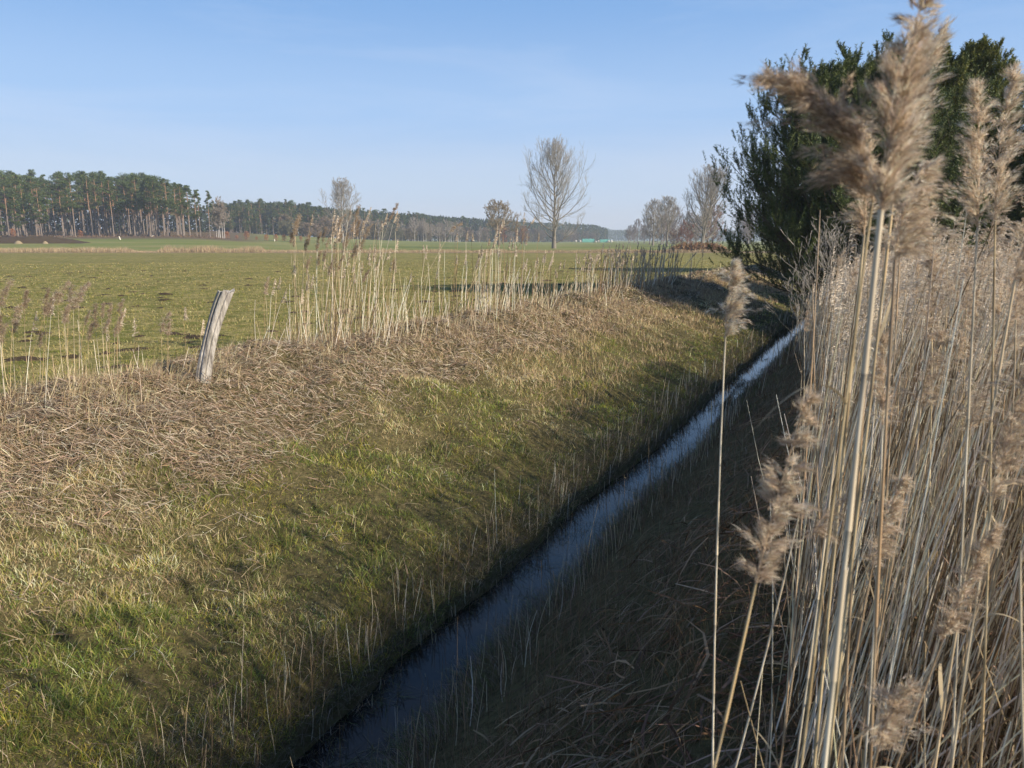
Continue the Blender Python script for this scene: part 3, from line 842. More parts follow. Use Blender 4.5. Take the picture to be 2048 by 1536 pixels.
reed_mass('ridge_straws', B, B + dd * hh[:, None], .0018, 'thin low straws between the reeds on the left ridge', 0.0, 1, seed=8)

# dead canes standing along both water edges
n = 1500
t = tsample(n, 1, 34, 5.); s = rng.random(n) < .45; v = np.where(s, rng.uniform(-.6, .0, n), rng.uniform(.05, .95, n)); x, y = xy(t, v)
B = np.stack([x, y, height(x, y)], -1); hh = rng.uniform(.15, .42, n) * np.where(np.abs(v) < .25, .6, 1) * (1 + (rng.random(n) < .1) * .8); dd = unit(rdir(n) * .16 + np.array([.05, 0, 1.]))
reed_mass('water_edge_canes', B, B + dd * hh[:, None], .0018, 'thin pale canes standing at both edges of the ditch water', 0.0, 1, seed=9)

# ---------------------------------------------------------------- the old post
def make_post():
    top, bot = px(447, 578, 8.85), px(404, 752, 8.75)
    o = empty('fence_post', tuple(bot - np.array([0, 0, .12])), 'weathered grey wooden post leaning right on the ridge among straw', 'post')
    S, K = 40, 26; an = np.arange(S) / S * 2 * math.pi; u = np.linspace(0, 1, K)
    c = (top - bot)[None] * (u[:, None] * 1.1) ; c = c + np.array([-.045, 0, 0])[None] * (4 * u * (1 - u))[:, None]
    g = np.random.default_rng(11); groove = g.normal(size=S) * .5
    V = []
    for k in range(K):
        gr = fbm(an * 5, np.full(S, u[k] * 1.2), 7, 4) - .5
        rr = (.088 + .012 * u[k] - .01 * math.exp(-((u[k] - .5) / .25) ** 2)) * (1 + .28 * gr + .03 * groove)
        rr = rr * (1 - .28 * np.exp(-((an - 4.3) / .13) ** 2)) * (1 - .15 * np.exp(-((an - 5.2) / .07) ** 2))
        zz = (g.normal(size=S) * .0 if k < K - 1 else (fbm(an * 3, an * 0, 3, 3) - .5) * .09)
        V.append(np.stack([c[k, 0] + rr * np.cos(an), c[k, 1] + rr * .8 * np.sin(an), c[k, 2] + zz + 0 * an], -1))
    top_c = c[-1] - np.array([0, 0, .03])
    V = np.concatenate(V + [top_c[None]])
    i = np.arange(K - 1)[:, None] * S; j = np.arange(S)[None]
    q = np.stack([i + j, i + (j + 1) % S, i + S + (j + 1) % S, i + S + j], -1).reshape(-1, 4)
    tt = np.stack([(K - 1) * S + np.arange(S), (K - 1) * S + (np.arange(S) + 1) % S, np.full(S, K * S)], -1)
    m = NT('weathered_wood', .9, .15); P = m.obj()
    a = m.noise(P, 28, 6, .7, (1, 1, .09)); b = m.noise(P, 5, 4, .6, (1, 1, .3)); d = m.noise(P, 90, 3, .6, (1, 1, .15))
    cc = m.mix(m.rng(a, .35, .62), (.13, .11, .09), (.46, .42, .36)); cc = m.mix(m.rng(b, .5, .7, 0, .6), cc, (.19, .19, .14))
    cc = m.mix(m.rng(d, .55, .75, 0, .6), cc, (.07, .06, .05)); m.bump(a, .7, .012); m.base(cc)
    build('post_shaft', V, q, tt, mat=m.m, smooth=False, parent=o)
make_post()

# ---------------------------------------------------------------- molehills
mole = []
for s in range(4):
    n = 15; X, Y = np.meshgrid(np.linspace(-1, 1, n), np.linspace(-1, 1, n)); r = np.hypot(X, Y) + (fbm(X * 2, Y * 2, 130 + s, 2) - .5) * .7
    Z = np.clip(1 - r, 0, 1) ** .8 * .38 + (fbm(X * 5, Y * 5, 134 + s, 2) - .5) * .16 * (r < 1) - .06
    i = np.arange(n - 1)[:, None] * n + np.arange(n - 1)[None]
    mole.append(build('molehill', np.stack([X, Y, Z], -1), np.stack([i, i + 1, i + n + 1, i + n], -1).reshape(-1, 4), mat=M_soil, link=False))
g = np.random.default_rng(50); k = 0
while k < 190:
    r = 12 + 42 * g.random() ** 1.2; a = R(g.uniform(-38, 12)); x, y = r * math.sin(a), r * math.cos(a)
    if tv(x, y)[1] > -6.5 or fbm(x * .22, y * .22, 140, 2) < .45: continue
    sc = g.uniform(.09, .20)
    o = bpy.data.objects.new('molehill', mole[k % 4]); COL.objects.link(o); o.location = (x, y, gz(x, y)); o.rotation_euler = (0, 0, g.uniform(0, 6.3)); o.scale = (sc * g.uniform(1, 1.7), sc, sc * g.uniform(.6, 1))
    band = 'near the ridge' if r < 20 else 'in the middle of the meadow' if r < 36 else 'far out on the meadow'
    tag(o, 'small dark heap of soil thrown up in the grass ' + band, 'molehill', 'molehills ' + band); k += 1

# ---------------------------------------------------------------- bare trees
def kids(P, Rr, n, g, s0=.25, s1=.98, ang=(30, 55), lr=(.35, .6), curl=.25, K=5, rr=.55, taper=.35, up=.0, spow=1.0):
    """n children on every parent branch P (N,Kp,3) with radii Rr (N,Kp)"""
    N, Kp = P.shape[:2]; b = np.repeat(np.arange(N), n); M = len(b)
    s = s0 + (s1 - s0) * g.random(M) ** spow; f = s * (Kp - 1); i0 = np.minimum(f.astype(int), Kp - 2); fr = (f - i0)
    B = P[b, i0] * (1 - fr)[:, None] + P[b, i0 + 1] * fr[:, None]
    T = unit(P[b, i0 + 1] - P[b, i0]); r0 = (Rr[b, i0] * (1 - fr) + Rr[b, i0 + 1] * fr) * rr
    L = np.linalg.norm(P[b, -1] - P[b, 0], axis=-1) * g.uniform(lr[0], lr[1], M) * (1.15 - .65 * s)
    pr = unit(np.cross(T, rdir(M, g))); a = np.radians(g.uniform(ang[0], ang[1], M))
    D = unit(T * np.cos(a)[:, None] + pr * np.sin(a)[:, None]); D[:, 2] += up; D = unit(D)
    u = np.linspace(0, 1, K)
    C = B[:, None] + D[:, None] * (L[:, None] * u)[..., None] + np.array([0, 0, 1.]) * (L[:, None] * curl * u ** 2)[..., None] + g.normal(size=(M, K, 3)) * (L * .03)[:, None, None] * u[None, :, None]
    return C, np.linspace(1, taper, K)[None] * r0[:, None]

def bare_tree(seed, H=22, width=6.5, n1=30, low=.12, n2=8, n3=6, n4=5, trunk_r=.42, ang=(24, 50), tw=.022, col=(.20, .175, .14), tcol=(.27, .235, .19), stems=1, curl=.55, vase=True, lean=0):
    """(trunk mesh, crown mesh) of a leafless tree"""
    g = np.random.default_rng(seed); tb, cb = Buf(), Buf()
    K = 9; u = np.linspace(0, 1, K)
    P1l, R1l = [], []
    for s in range(stems):
        a = g.random() * 6.28; sp = 0 if stems == 1 else g.uniform(.06, .16) * H
        tr = np.stack([np.cos(a) * sp * u ** 1.1 + lean * u + g.normal(size=K) * .012 * H * u, np.sin(a) * sp * u ** 1.1 + g.normal(size=K) * .012 * H * u, H * u * (.96 if s == 0 else g.uniform(.75, .95))], -1)
        r = np.interp(u, [0, .04, .3, 1], [1.35, 1, .62, .06]) * trunk_r / (1 if stems == 1 else 1.5)
        tubes(tb, tr[None], r[None], 8, col); P1l.append(tr[None]); R1l.append(r[None])
    P1, R1 = np.concatenate(P1l), np.concatenate(R1l)
    M = n1 * stems; b = np.arange(M) % stems; s = low + (1 - low) * (np.arange(M) / M) ** .85 * .93; az = np.arange(M) * 2.399 + g.normal(size=M) * .3
    f = s * (K - 1); i0 = f.astype(int); fr = (f - i0)[:, None]; B = P1[b, i0] * (1 - fr) + P1[b, i0 + 1] * fr
    if vase: half = width * np.interp(s, [0, .1, .25, .45, .7, 1], [.70, .95, 1, .80, .42, .08]); rise = H * np.interp(s, [0, .15, .35, .6, 1], [.16, .34, .46, .34, .08])
    else: half = width * np.interp(s, [0, .2, .5, .8, 1], [.7, 1, 1, .7, .2]); rise = H * np.interp(s, [0, .5, 1], [.15, .22, .10])
    half = half * g.uniform(.58, 1.15, M) / (1 if stems == 1 else 1.4); rise = rise * g.uniform(.8, 1.1, M)
    rise = np.minimum(rise, (H * 1.0 - B[:, 2]) * 1.02)
    k2 = np.linspace(0, 1, 7); out = np.stack([np.cos(az), np.sin(az), 0 * az], -1)
    C = B[:, None] + out[:, None] * (half[:, None] * (1 - (1 - k2) ** 1.5))[..., None]; C[..., 2] += rise[:, None] * k2 ** 1.25
    C += g.normal(size=C.shape) * .02 * width * k2[None, :, None]
    Rl = np.linspace(1, .22, 7)[None] * (np.interp(s, [0, 1], [.34, .10]) * trunk_r)[:, None]
    tubes(tb, C, Rl, 5, col)
    P2, R2 = kids(C, Rl, n2, g, .12, .97, (22, 48), (.30, .5), .28, 5, .6, .3)
    tubes(cb, P2, np.maximum(R2, tw * 1.2), 4, tcol)
    P3, R3 = kids(P2, R2, n3, g, .1, 1, (20, 50), (.32, .6), .3, 4, .6, .3)
    tubes(cb, P3, np.maximum(R3, tw), 3, tcol)
    if n4:
        P4, R4 = kids(P3, R3, n4, g, .1, 1, (18, 50), (.4, .75), .3, 3, .6, .3)
        ribbons(cb, P4, rdir(len(P4), g), tw * 1.3, jit(np.broadcast_to(np.array(tcol) * 1.1, (len(P4), 3)), .15, g))
    return tb.build('trunk', M_bark, smooth=True, link=False), cb.build('crown', M_bark, link=False)

def plant_tree(meshes, name, x, y, label, cat, group=None, rz=0., sc=(1, 1, 1), z=None):
    o = empty(name, (x, y, (gz(x, y) if z is None else z) - .05), label, cat, group, rz); o.scale = sc
    child('trunk', meshes[0], o); child('crown', meshes[1], o); return o
def at(pxx, D): return (pxx - 1024) / 1527 * D, D        # bearing (px column) and distance -> ground position

x, y = at(1108, 168); plant_tree(bare_tree(1, 23.2, 7.0, 44, .05, 8, 6, 4, .42, tw=.015, tcol=(.30, .275, .235)), 'poplar_tree', x, y, 'largest leafless tree with a tall vase shaped crown standing alone on the meadow', 'tree')
x, y = at(686, 270); plant_tree(bare_tree(2, 22.0, 6.2, 30, .16, 8, 6, 5, .50, tw=.024, col=(.26, .24, .21)), 'poplar_tree', x, y, 'pale leafless tree with a round top in front of the long wood', 'tree')
x, y = at(1404, 205); plant_tree(bare_tree(3, 22.0, 8.4, 24, .08, 8, 6, 4, .62, tw=.019, stems=2), 'poplar_tree', x, y, 'tall leafless tree with forked trunks behind the brown heap of leaves', 'tree')
x, y = at(998, 290); plant_tree(bare_tree(4, 16.5, 6.2, 26, .25, 10, 8, 5, .55, tw=.035, vase=False, col=(.14, .12, .09), tcol=(.24, .18, .10)), 'willow_tree', x, y, 'squat leafless willow with a brownish rounded crown left of the largest tree', 'tree')
x, y = at(1306, 255); plant_tree(bare_tree(5, 15.0, 4.3, 24, .12, 8, 6, 4, .36, tw=.022), 'poplar_tree', x, y, 'left one of two slender leafless trees side by side left of the forked tree', 'tree')
x, y = at(1334, 245); plant_tree(bare_tree(6, 15.5, 4.6, 24, .12, 8, 6, 4, .36, tw=.022), 'poplar_tree', x, y, 'right one of two slender leafless trees side by side left of the forked tree', 'tree')
reddish = [bare_tree(20 + i, 6.0, 2.9, 11, .05, 7, 6, 4, .10, tw=.018, stems=3, vase=False, col=(.14, .09, .07), tcol=[(.22, .11, .075), (.25, .15, .10), (.20, .13, .10)][i]) for i in range(3)]
x, y = at(1375, 215); plant_tree(reddish[0], 'bare_shrub', x, y, 'dense reddish leafless shrub left of the forked tree foot', 'shrub', sc=(1.3, 1.2, 1.25))
x, y = at(1352, 225); plant_tree(reddish[2], 'bare_shrub', x, y, 'brownish leafless shrub beside the slender pair of trees', 'shrub', sc=(1.1, 1, .9))
x, y = at(1425, 225); plant_tree(reddish[1], 'bare_shrub', x, y, 'brown leafless shrub standing inside the crown of the forked tree', 'shrub', sc=(1.6, 1.5, 2.1))
x, y = at(1043, 310); plant_tree(reddish[1], 'bare_shrub', x, y, 'low brown shrub right of the willow', 'shrub', sc=(1.5, 1.5, 1.3))
x, y = at(1005, 320); plant_tree(reddish[0], 'bare_shrub', x, y, 'reddish shrub under the willow', 'shrub', sc=(1.5, 1.5, 1.4))

mid = [bare_tree(30 + i, [13, 11, 15][i], [3.6, 3.2, 4.2][i], 16, .12, 7, 6, 4, .25, tw=.036, vase=(i != 1), col=(.20, .17, .15), tcol=[(.24, .19, .16), (.22, .16, .12), (.20, .165, .15)][i]) for i in range(3)]
g = np.random.default_rng(60)
for k in range(34):
    p = g.uniform(1238, 1500); D = g.uniform(300, 430) if p > 1270 else g.uniform(430, 560); x, y = at(p, D); s = g.uniform(.75, 1.15) * (.85 if p < 1290 else 1)
    plant_tree(mid[k % 3], 'bare_tree', x, y, 'grey brown leafless tree in the far row between the two tall trees and the pines', 'tree', 'far row of bare trees', g.uniform(0, 6), (s, s, s * g.uniform(.8, 1.1)))

# ---------------------------------------------------------------- far pines and the woods
def scots_pine(seed, H=20, cr=2.6, crown0=.5, clumps=30, n=75, size=.42):
    g = np.random.default_rng(seed); tb, cb = Buf(), Buf(); K = 10; u = np.linspace(0, 1, K)
    tr = np.stack([g.normal(0, .02, K).cumsum() * H * .12 * u, g.normal(0, .02, K).cumsum() * H * .12 * u, H * u * .97], -1)
    cc = mixc(np.array((.19, .155, .13)), np.array((.32, .185, .11)), sstep(.25, .6, u)); cc = np.where((u > .95)[:, None], np.array((.1, .08, .05)), cc)
    r = np.interp(u, [0, .05, 1], [.26, .20, .05]); tubes(tb, tr[None], r[None], 7, cc[None])
    m = 22; s = g.uniform(crown0 - .08, .97, m); az = g.random(m) * 6.28; L = cr * np.interp(s, [crown0, .75, 1], [.9, 1, .35]) * g.uniform(.5, 1.1, m)
    B = np.stack([np.interp(s, u, tr[:, i]) for i in range(3)], -1); k = np.linspace(0, 1, 4)
    C = B[:, None] + np.stack([np.cos(az), np.sin(az), 0 * az + .25], -1)[:, None] * (L[:, None] * k)[..., None]
    tubes(tb, C, .05 * np.linspace(1, .4, 4)[None], 4, (.25, .14, .08))
    s = g.uniform(crown0, 1.0, clumps); az = g.random(clumps) * 6.28; rad = cr * np.interp(s, [crown0, crown0 + .15, .8, 1], [.55, .95, .85, .15]) * g.random(clumps) ** .5
    cen = np.stack([np.interp(s, u, tr[:, 0]) + rad * np.cos(az), np.interp(s, u, tr[:, 1]) + rad * np.sin(az), s * H], -1)
    cs = g.uniform(.5, 1.15, clumps) * cr * .38
    b = np.repeat(np.arange(clumps), n); q = rdir(len(b), g) * (g.random((len(b), 1)) ** .45); q[:, 2] *= .55
    c = cen[b] + q * cs[b][:, None]; d = unit(rdir(len(b), g) + np.array([0, 0, .5])); 
    col = jit(np.array([(.050, .080, .018), (.075, .105, .024), (.10, .125, .03), (.045, .065, .02)])[g.integers(0, 4, len(b))], .22, g)
    ribbons(cb, np.stack([c - d * size * .5, c + d * size * .2, c + d * size * .8], 1), rdir(len(b), g), size * .42, col)
    return tb.build('trunk', M_bark, smooth=True, link=False), cb.build('crown', M_needle, link=False)
SP = [scots_pine(70 + i, 20, [2.5, 3.0, 2.2, 2.7, 3.2, 2.4][i], [.52, .48, .60, .45, .56, .42][i], [26, 34, 22, 36, 32, 30][i]) for i in range(6)]
SPL = [scots_pine(80 + i, 18, [2.6, 3.0, 2.4][i], [.15, .25, .2][i], 44, 70, .46) for i in range(3)]   # leafy to the foot, wood edge
g = np.random.default_rng(61)
def pine(kind, p, D, h, label, group, w=1.0):
    x, y = at(p, D); s = h / (20 if kind in SP else 18)
    return plant_tree(kind, 'pine_tree', x, y, label, 'tree', group, g.uniform(0, 6.28), (s * w, s * w, s))
topy = lambda p: np.interp(p, [-60, 60, 200, 290, 340, 380, 425], [352, 352, 356, 358, 366, 378, 385])
def hfor(p, D, ty):
    x, y = at(p, D); return (480 - ty) / 1527 * D + EYE - gz(x, y)
for k in range(150):
    D = 238 + 110 * g.random() ** .9; p = g.uniform(-120, 400 - (D - 238) * .35); h = hfor(p, D, topy(p)) * g.uniform(.90, 1.07)
    row = 'front edge' if D < 268 else 'depth'
    pine(SP[g.integers(0, 6)], p, D, h, 'tall pine with a bare reddish trunk in the %s of the left wood' % row, 'pines in the %s of the left wood' % row, g.uniform(1.0, 1.35))
for p, D, ty, lab in [(421, 250, 388, 'outermost pine at the right end of the left wood, set a little apart'), (402, 249, 386, 'pine with a small rounded crown, next to the outermost pine of the left wood'),
                      (356, 250, 372, 'pine with a tall bare double looking trunk near the right end of the left wood'), (368, 252, 375, 'slim pine just left of the gap before the last two pines')]:
    pine(SP[3 if p < 360 else 2], p, D, hfor(p, D, ty - 4), lab, None)
for p, D, hh in [(38, 236, .68), (55, 240, .72), (0, 235, .6), (85, 238, .75)]:
    pine(SPL[int(p) % 3], p, D, hfor(p, D, 352) * hh * 1.12, 'lower pine with green branches reaching far down at the left wood edge', 'low branched pines at the left wood edge', 1.15)
ptop = lambda p: np.interp(p, [430, 480, 560, 640, 700, 760, 860, 1000, 1100, 1190, 1212], [406, 404, 402, 410, 418, 420, 428, 438, 444, 448, 456])
pD = lambda p: np.interp(p, [430, 640, 860, 1000, 1210], [372, 400, 480, 580, 760])
for k in range(110):
    p = 425 + 787 * (k + g.random()) / 110; D = pD(p) + g.uniform(0, 45); h = hfor(p, D, ptop(p)) * g.uniform(.86, 1.06)
    kd = SP[g.integers(0, 6)] if g.random() < .55 else SPL[g.integers(0, 3)]
    seg = 'left of the pale round topped tree' if p < 686 else 'between the pale round topped tree and the willow' if p < 998 else 'behind and right of the largest bare tree'
    pine(kd, p, D, h, 'dark pine in the long far wood ' + seg, 'pines of the long wood ' + seg, g.uniform(1.0, 1.35))
edge_n = 0
for k in range(32):
    p = 440 + 770 * g.random() ** 1.2; D = pD(p) - g.uniform(4, 18); h = hfor(p, D, ptop(p)) * g.uniform(.35, .62)
    pine(SPL[g.integers(0, 3)], p, D, h, 'low bushy young pine in front of the long far wood', 'young pines before the long wood', 1.5)
birch = [bare_tree(90 + i, 13, 2.6, 16, .3, 7, 6, 4, .11, tw=.03, col=(.50, .47, .43), tcol=(.27, .225, .18), vase=False) for i in range(2)]
for k in range(34):
    p = [None, g.uniform(700, 990), g.uniform(820, 920)][1 + (k % 2)]; D = pD(p) - g.uniform(10, 25); s = hfor(p, D, ptop(p)) / 13 * g.uniform(.55, .85)
    plant_tree(birch[k % 2], 'birch_tree', *at(p, D), 'white stemmed leafless birch at the edge of the long far wood', 'tree', 'birches before the long wood', g.uniform(0, 6), (s, s, s))
brush = [bare_tree(95 + i, 9, 4.0, 12, .03, 8, 7, 4, .12, tw=.06, stems=3, vase=False, col=(.13, .10, .08), tcol=[(.18, .145, .09), (.15, .14, .08), (.21, .155, .11)][i]) for i in range(3)]
for k in range(90):
    p = 560 + 640 * g.random(); D = pD(p) - g.uniform(5, 22); s = hfor(p, D, ptop(p)) / 9 * g.uniform(.42, .72)
    plant_tree(brush[k % 3], 'bare_shrub', *at(p, D), 'brownish leafless bush along the foot of the long far wood', 'shrub', 'bushes along the long wood', g.uniform(0, 6), (s * 1.1, s * 1.1, s))
for i, (p, h) in enumerate([(434, 9), (438, 10.5), (441, 13.5), (446, 12.5), (450, 11)]):
    s = h / 13; plant_tree(birch[i % 2], 'birch_tree', *at(p, 252), ['leftmost', 'second', 'tallest, middle', 'fourth', 'rightmost'][i] + ' white birch of the small group right of the left wood', 'tree', 'small birch group', i * 1.3, (s, s, s))
# rust leaved oak saplings on the rise
def sapling(seed):
    g = np.random.default_rng(seed); tb, cb = Buf(), Buf()
    P = np.array([[[0, 0, 0], [.03, 0, .8], [0, .05, 1.6], [0, 0, 2.5]]]); tubes(tb, P, np.array([[.05, .04, .03, .01]]), 6, (.15, .11, .08))
    n = 420; q = rdir(n, g) * g.random((n, 1)) ** .4; c = np.array([0, 0, 1.55]) + q * np.array([.8, .8, 1.3]) * (1 - .35 * q[:, 2:]); d = rdir(n, g)
    ribbons(cb, np.stack([c, c + d * .12, c + d * .24], 1), rdir(n, g), .13, jit(np.array([(.32, .13, .06), (.25, .10, .05), (.38, .19, .09)])[g.integers(0, 3, n)], .2, g))
    return tb.build('trunk', M_bark, link=False), cb.build('crown', M_dry, link=False)
sap = [sapling(i) for i in range(3)]
for i, (p, h, D) in enumerate([(455, 3.0, 262), (474, 1.7, 262), (494, 3.6, 265), (513, 1.6, 268), (533, 2.7, 270), (552, 3.0, 275), (569, 3.1, 280), (585, 2.8, 285), (602, 2.5, 292), (617, 2.9, 300), (755, 4.6, 430), (748, 3, 430), (778, 3.2, 450), (932, 3, 520), (28, 3.2, 232), (162, 2.6, 232)]):
    s = h / 2.9; lab = ('rust leaved oak sapling in the loose row on the rise' if p > 440 and p < 640 else 'rust leaved sapling before the foot of the long wood' if p > 700 else 'rust leaved sapling before the trunks of the left wood')
    plant_tree(sap[i % 3], 'oak_sapling', *at(p, D), lab, 'tree', lab.replace('sapling', 'saplings'), i, (s * 1.15, s, s))
# hazy wood on the horizon, too far to tell trees apart
buf = Buf(); n = 26000; p = g.uniform(1195, 1640, n); D = g.uniform(1250, 1500, n); x, y = at(p, D)
top = 15 + 3 * fbm(x * .02, y * .01, 150, 3) + 2.5 * vnoise(x * .12, y * .05, 151); z = top * g.random(n) ** .7
d = rdir(n, g); c = np.stack([x, y, z], -1)
ribbons(buf, np.stack([c, c + d * 1.2, c + d * 2.6], 1), rdir(n, g), 1.6, jit(np.broadcast_to((.035, .05, .02), (n, 3)), .3, g))
n = 9000; p = g.uniform(-90, 420, n); D = g.uniform(335, 380, n); x, y = at(p, D); z = height(x, y) + 11 * g.random(n); c = np.stack([x, y, z], -1); d = rdir(n, g)
ribbons(buf, np.stack([c, c + d * .8, c + d * 1.7], 1), rdir(n, g), 1.1, jit(np.broadcast_to((.03, .04, .02), (n, 3)), .3, g))
n = 42000; p = 425 + 790 * g.random(n); D = pD(p) + g.uniform(30, 70, n); x, y = at(p, D); gzv = height(x, y)
h = (480 - ptop(p)) / 1527 * D + EYE - gzv; z = gzv + h * g.random(n) ** .8 * .9; c = np.stack([x, y, z], -1); d = rdir(n, g)
ribbons(buf, np.stack([c, c + d * .8, c + d * 1.8], 1), rdir(n, g), 1.2, jit(np.broadcast_to((.030, .045, .018), (n, 3)), .3, g))
tag(buf.build('distant_wood', M_needle), 'far dark woodland that closes the view behind the nearer trees', 'wood', kind='stuff')

# ---------------------------------------------------------------- the dark young pines on the right
def young_pine(seed, H, Rd, wh=.36, shade=1.0, skirt=.12, nn=34, nw_=.014):
    g = np.random.default_rng(seed); tb, cb = Buf(), Buf(); K = 10; u = np.linspace(0, 1, K)
    tr = np.stack([.05 * np.sin(u * 5), .04 * np.cos(u * 4), H * u * .97], -1); tubes(tb, tr[None], np.interp(u, [0, 1], [.14, .02])[None], 8, (.13, .10, .075))
    nw = int((H - .4) / wh); z = np.repeat(.35 + np.arange(nw) * wh, 11); M = len(z); z = z + g.normal(0, .08, M); s = np.clip(z / H, 0, 1)
    L = Rd * np.interp(s, [0, skirt, .35, .6, .85, 1], [.88, 1, .97, .76, .40, .07]) * g.uniform(.75, 1.08, M)
    az = g.random(M) * 6.283; out = np.stack([np.cos(az), np.sin(az), 0 * az], -1); k = np.linspace(0, 1, 6)
    base = np.stack([np.interp(s, u, tr[:, 0]), np.interp(s, u, tr[:, 1]), z * .97], -1)
    ri = np.interp(s, [0, .3, .8, 1], [.05, .25, .55, 1.2])
    C = base[:, None] + out[:, None] * (L[:, None] * k)[..., None]; C[..., 2] += (L * ri)[:, None] * k ** 1.3 + (L * .28)[:, None] * k ** 3
    Rl = np.linspace(1, .25, 6)[None] * (.009 + .006 * L)[:, None]; tubes(tb, C, Rl, 4, (.12, .09, .065))
    P2, R2 = kids(C, Rl, 15, g, .14, 1, (30, 62), (.30, .5), .30, 4, .6, .4, up=.22); tubes(tb, P2, R2, 3, (.11, .09, .06))
    P3, R3 = kids(P2, R2, 7, g, .10, 1, (30, 60), (.35, .7), .3, 3, .7, .5, up=.25)
    top = np.array([[[0, 0, H * .93], [0, 0, H * .98], [.02, 0, H * 1.03]]])
    shoots = np.concatenate([P3[:, [0, 2]], P2[:, [1, 3]], C[:, [4, 5]], np.repeat(top[:, [0, 2]], 3, 0)])
    S = len(shoots); ln = np.clip(np.linalg.norm(shoots[:, 1] - shoots[:, 0], axis=-1), .20, .42); D = unit(shoots[:, 1] - shoots[:, 0]); D[:, 2] += .65; D = unit(D)
    E = shoots[:, 0] + D * ln[:, None]
    b = np.repeat(np.arange(S), nn); q = g.random(len(b))
    c = E[b] - D[b] * (ln[b] * (1 - q))[:, None]
    r = unit(np.cross(D[b], rdir(len(b), g))); nd = unit(D[b] * .75 + r * .85); nl = g.uniform(.06, .105, len(b))
    tone = g.normal(.0, .25, S)[b]; sc = np.clip(.5 + tone, 0, 1)
    col = mixc(np.array((.034, .058, .020)), np.array((.125, .145, .034)), sc) * shade * (np.array((1.35, 1.12, .8)) if shade > 1.3 else 1)  # brightest pine gets its sunlit yellow painted into the needles
    ribbons(cb, np.stack([c, c + nd * nl[:, None]], 1), np.cross(nd, rdir(len(b), g)), nw_, jit(col, .15, g))
    return tb.build('trunk', M_bark, link=False), cb.build('crown', M_needle, link=False)
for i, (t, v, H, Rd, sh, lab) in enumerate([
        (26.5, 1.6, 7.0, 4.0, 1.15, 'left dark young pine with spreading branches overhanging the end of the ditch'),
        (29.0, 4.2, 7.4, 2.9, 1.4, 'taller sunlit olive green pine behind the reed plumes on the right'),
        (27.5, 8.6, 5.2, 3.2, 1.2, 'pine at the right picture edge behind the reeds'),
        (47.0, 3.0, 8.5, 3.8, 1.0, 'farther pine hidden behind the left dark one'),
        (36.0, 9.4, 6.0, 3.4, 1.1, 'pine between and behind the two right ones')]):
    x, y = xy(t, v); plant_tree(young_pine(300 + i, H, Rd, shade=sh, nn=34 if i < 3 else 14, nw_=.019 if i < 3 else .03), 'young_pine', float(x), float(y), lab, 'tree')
# two bare saplings before the pines
for i, (p, D, h) in enumerate([(1640, 15.5, 2.9), (1672, 16.5, 2.5), (1610, 17.5, 2.2)]):
    x, y = at(p, D); ms = bare_tree(400 + i, h, 1.0, 7, .15, 4, 3, 0, .014, tw=.003, stems=2, vase=True, col=(.30, .27, .22), tcol=(.36, .32, .26))
    plant_tree(ms, 'bare_sapling', x, y, ['thin pale leafless sapling in front of the dark pine, the tallest of three', 'thin pale leafless sapling right of the tallest one', 'lowest thin leafless sapling, on the left of the three'][i], 'shrub')

# ---------------------------------------------------------------- heaps, tarpaulins, sticks, far dry strip
def heap(name, x, y, L, W, H, mat, label, cat, seed, ry=0., pieces=0, pcol=None, psize=.4, pw=.3):
    n, mm = 60, 18; A, B = np.meshgrid(np.linspace(-1, 1, n), np.linspace(-1, 1, mm), indexing='ij')
    env = np.clip(1 - np.abs(A) ** 4, 0, 1) * np.clip(1 - B ** 2, 0, 1) ** .8
    Z = H * env * (.7 + .6 * fbm(A * 4 + seed, B * 2, 160, 4)) + (fbm(A * 14, B * 7, 161 + seed, 3) - .5) * H * .3 - .12
    i = np.arange(n - 1)[:, None] * mm + np.arange(mm - 1)[None]
    buf = Buf(); 
    o = empty(name, (x, y, gz(x, y)), label, cat, None, ry)
    me = build('heap_body', np.stack([A * L / 2, B * W / 2, Z], -1), np.stack([i, i + mm, i + mm + 1, i + 1], -1).reshape(-1, 4), mat=mat, smooth=True, link=False)
    child('heap_body', me, o)
    if pieces:
        g = np.random.default_rng(seed); a = g.uniform(0, n - 1.01, pieces).astype(int); b = g.uniform(0, mm - 1.01, pieces).astype(int)
        c = np.stack([A[a, b] * L / 2, B[a, b] * W / 2, Z[a, b] + .05], -1) + g.normal(size=(pieces, 3)) * .08; d = rdir(pieces, g)
        pb = Buf(); ribbons(pb, np.stack([c, c + d * psize * .5, c + d * psize], 1), rdir(pieces, g), psize * pw, jit(pick(pcol, pieces, g), .2, g))
        child('loose_pieces', pb.build('loose_pieces', M_dry, link=False), o)
    return o
x, y = at(10, 182); heap('soil_heap', x, y, 40, 7, 1.7, M_soil, 'long dark brown heap of dug soil before the left wood', 'soil heap', 1)
ms = NT('sand', .9, .1); f = ms.noise(ms.obj(), 3, 5); ms.base(ms.mix(f, (.33, .26, .16), (.22, .165, .10))); ms.bump(f, .6, .1); M_sand = ms.m
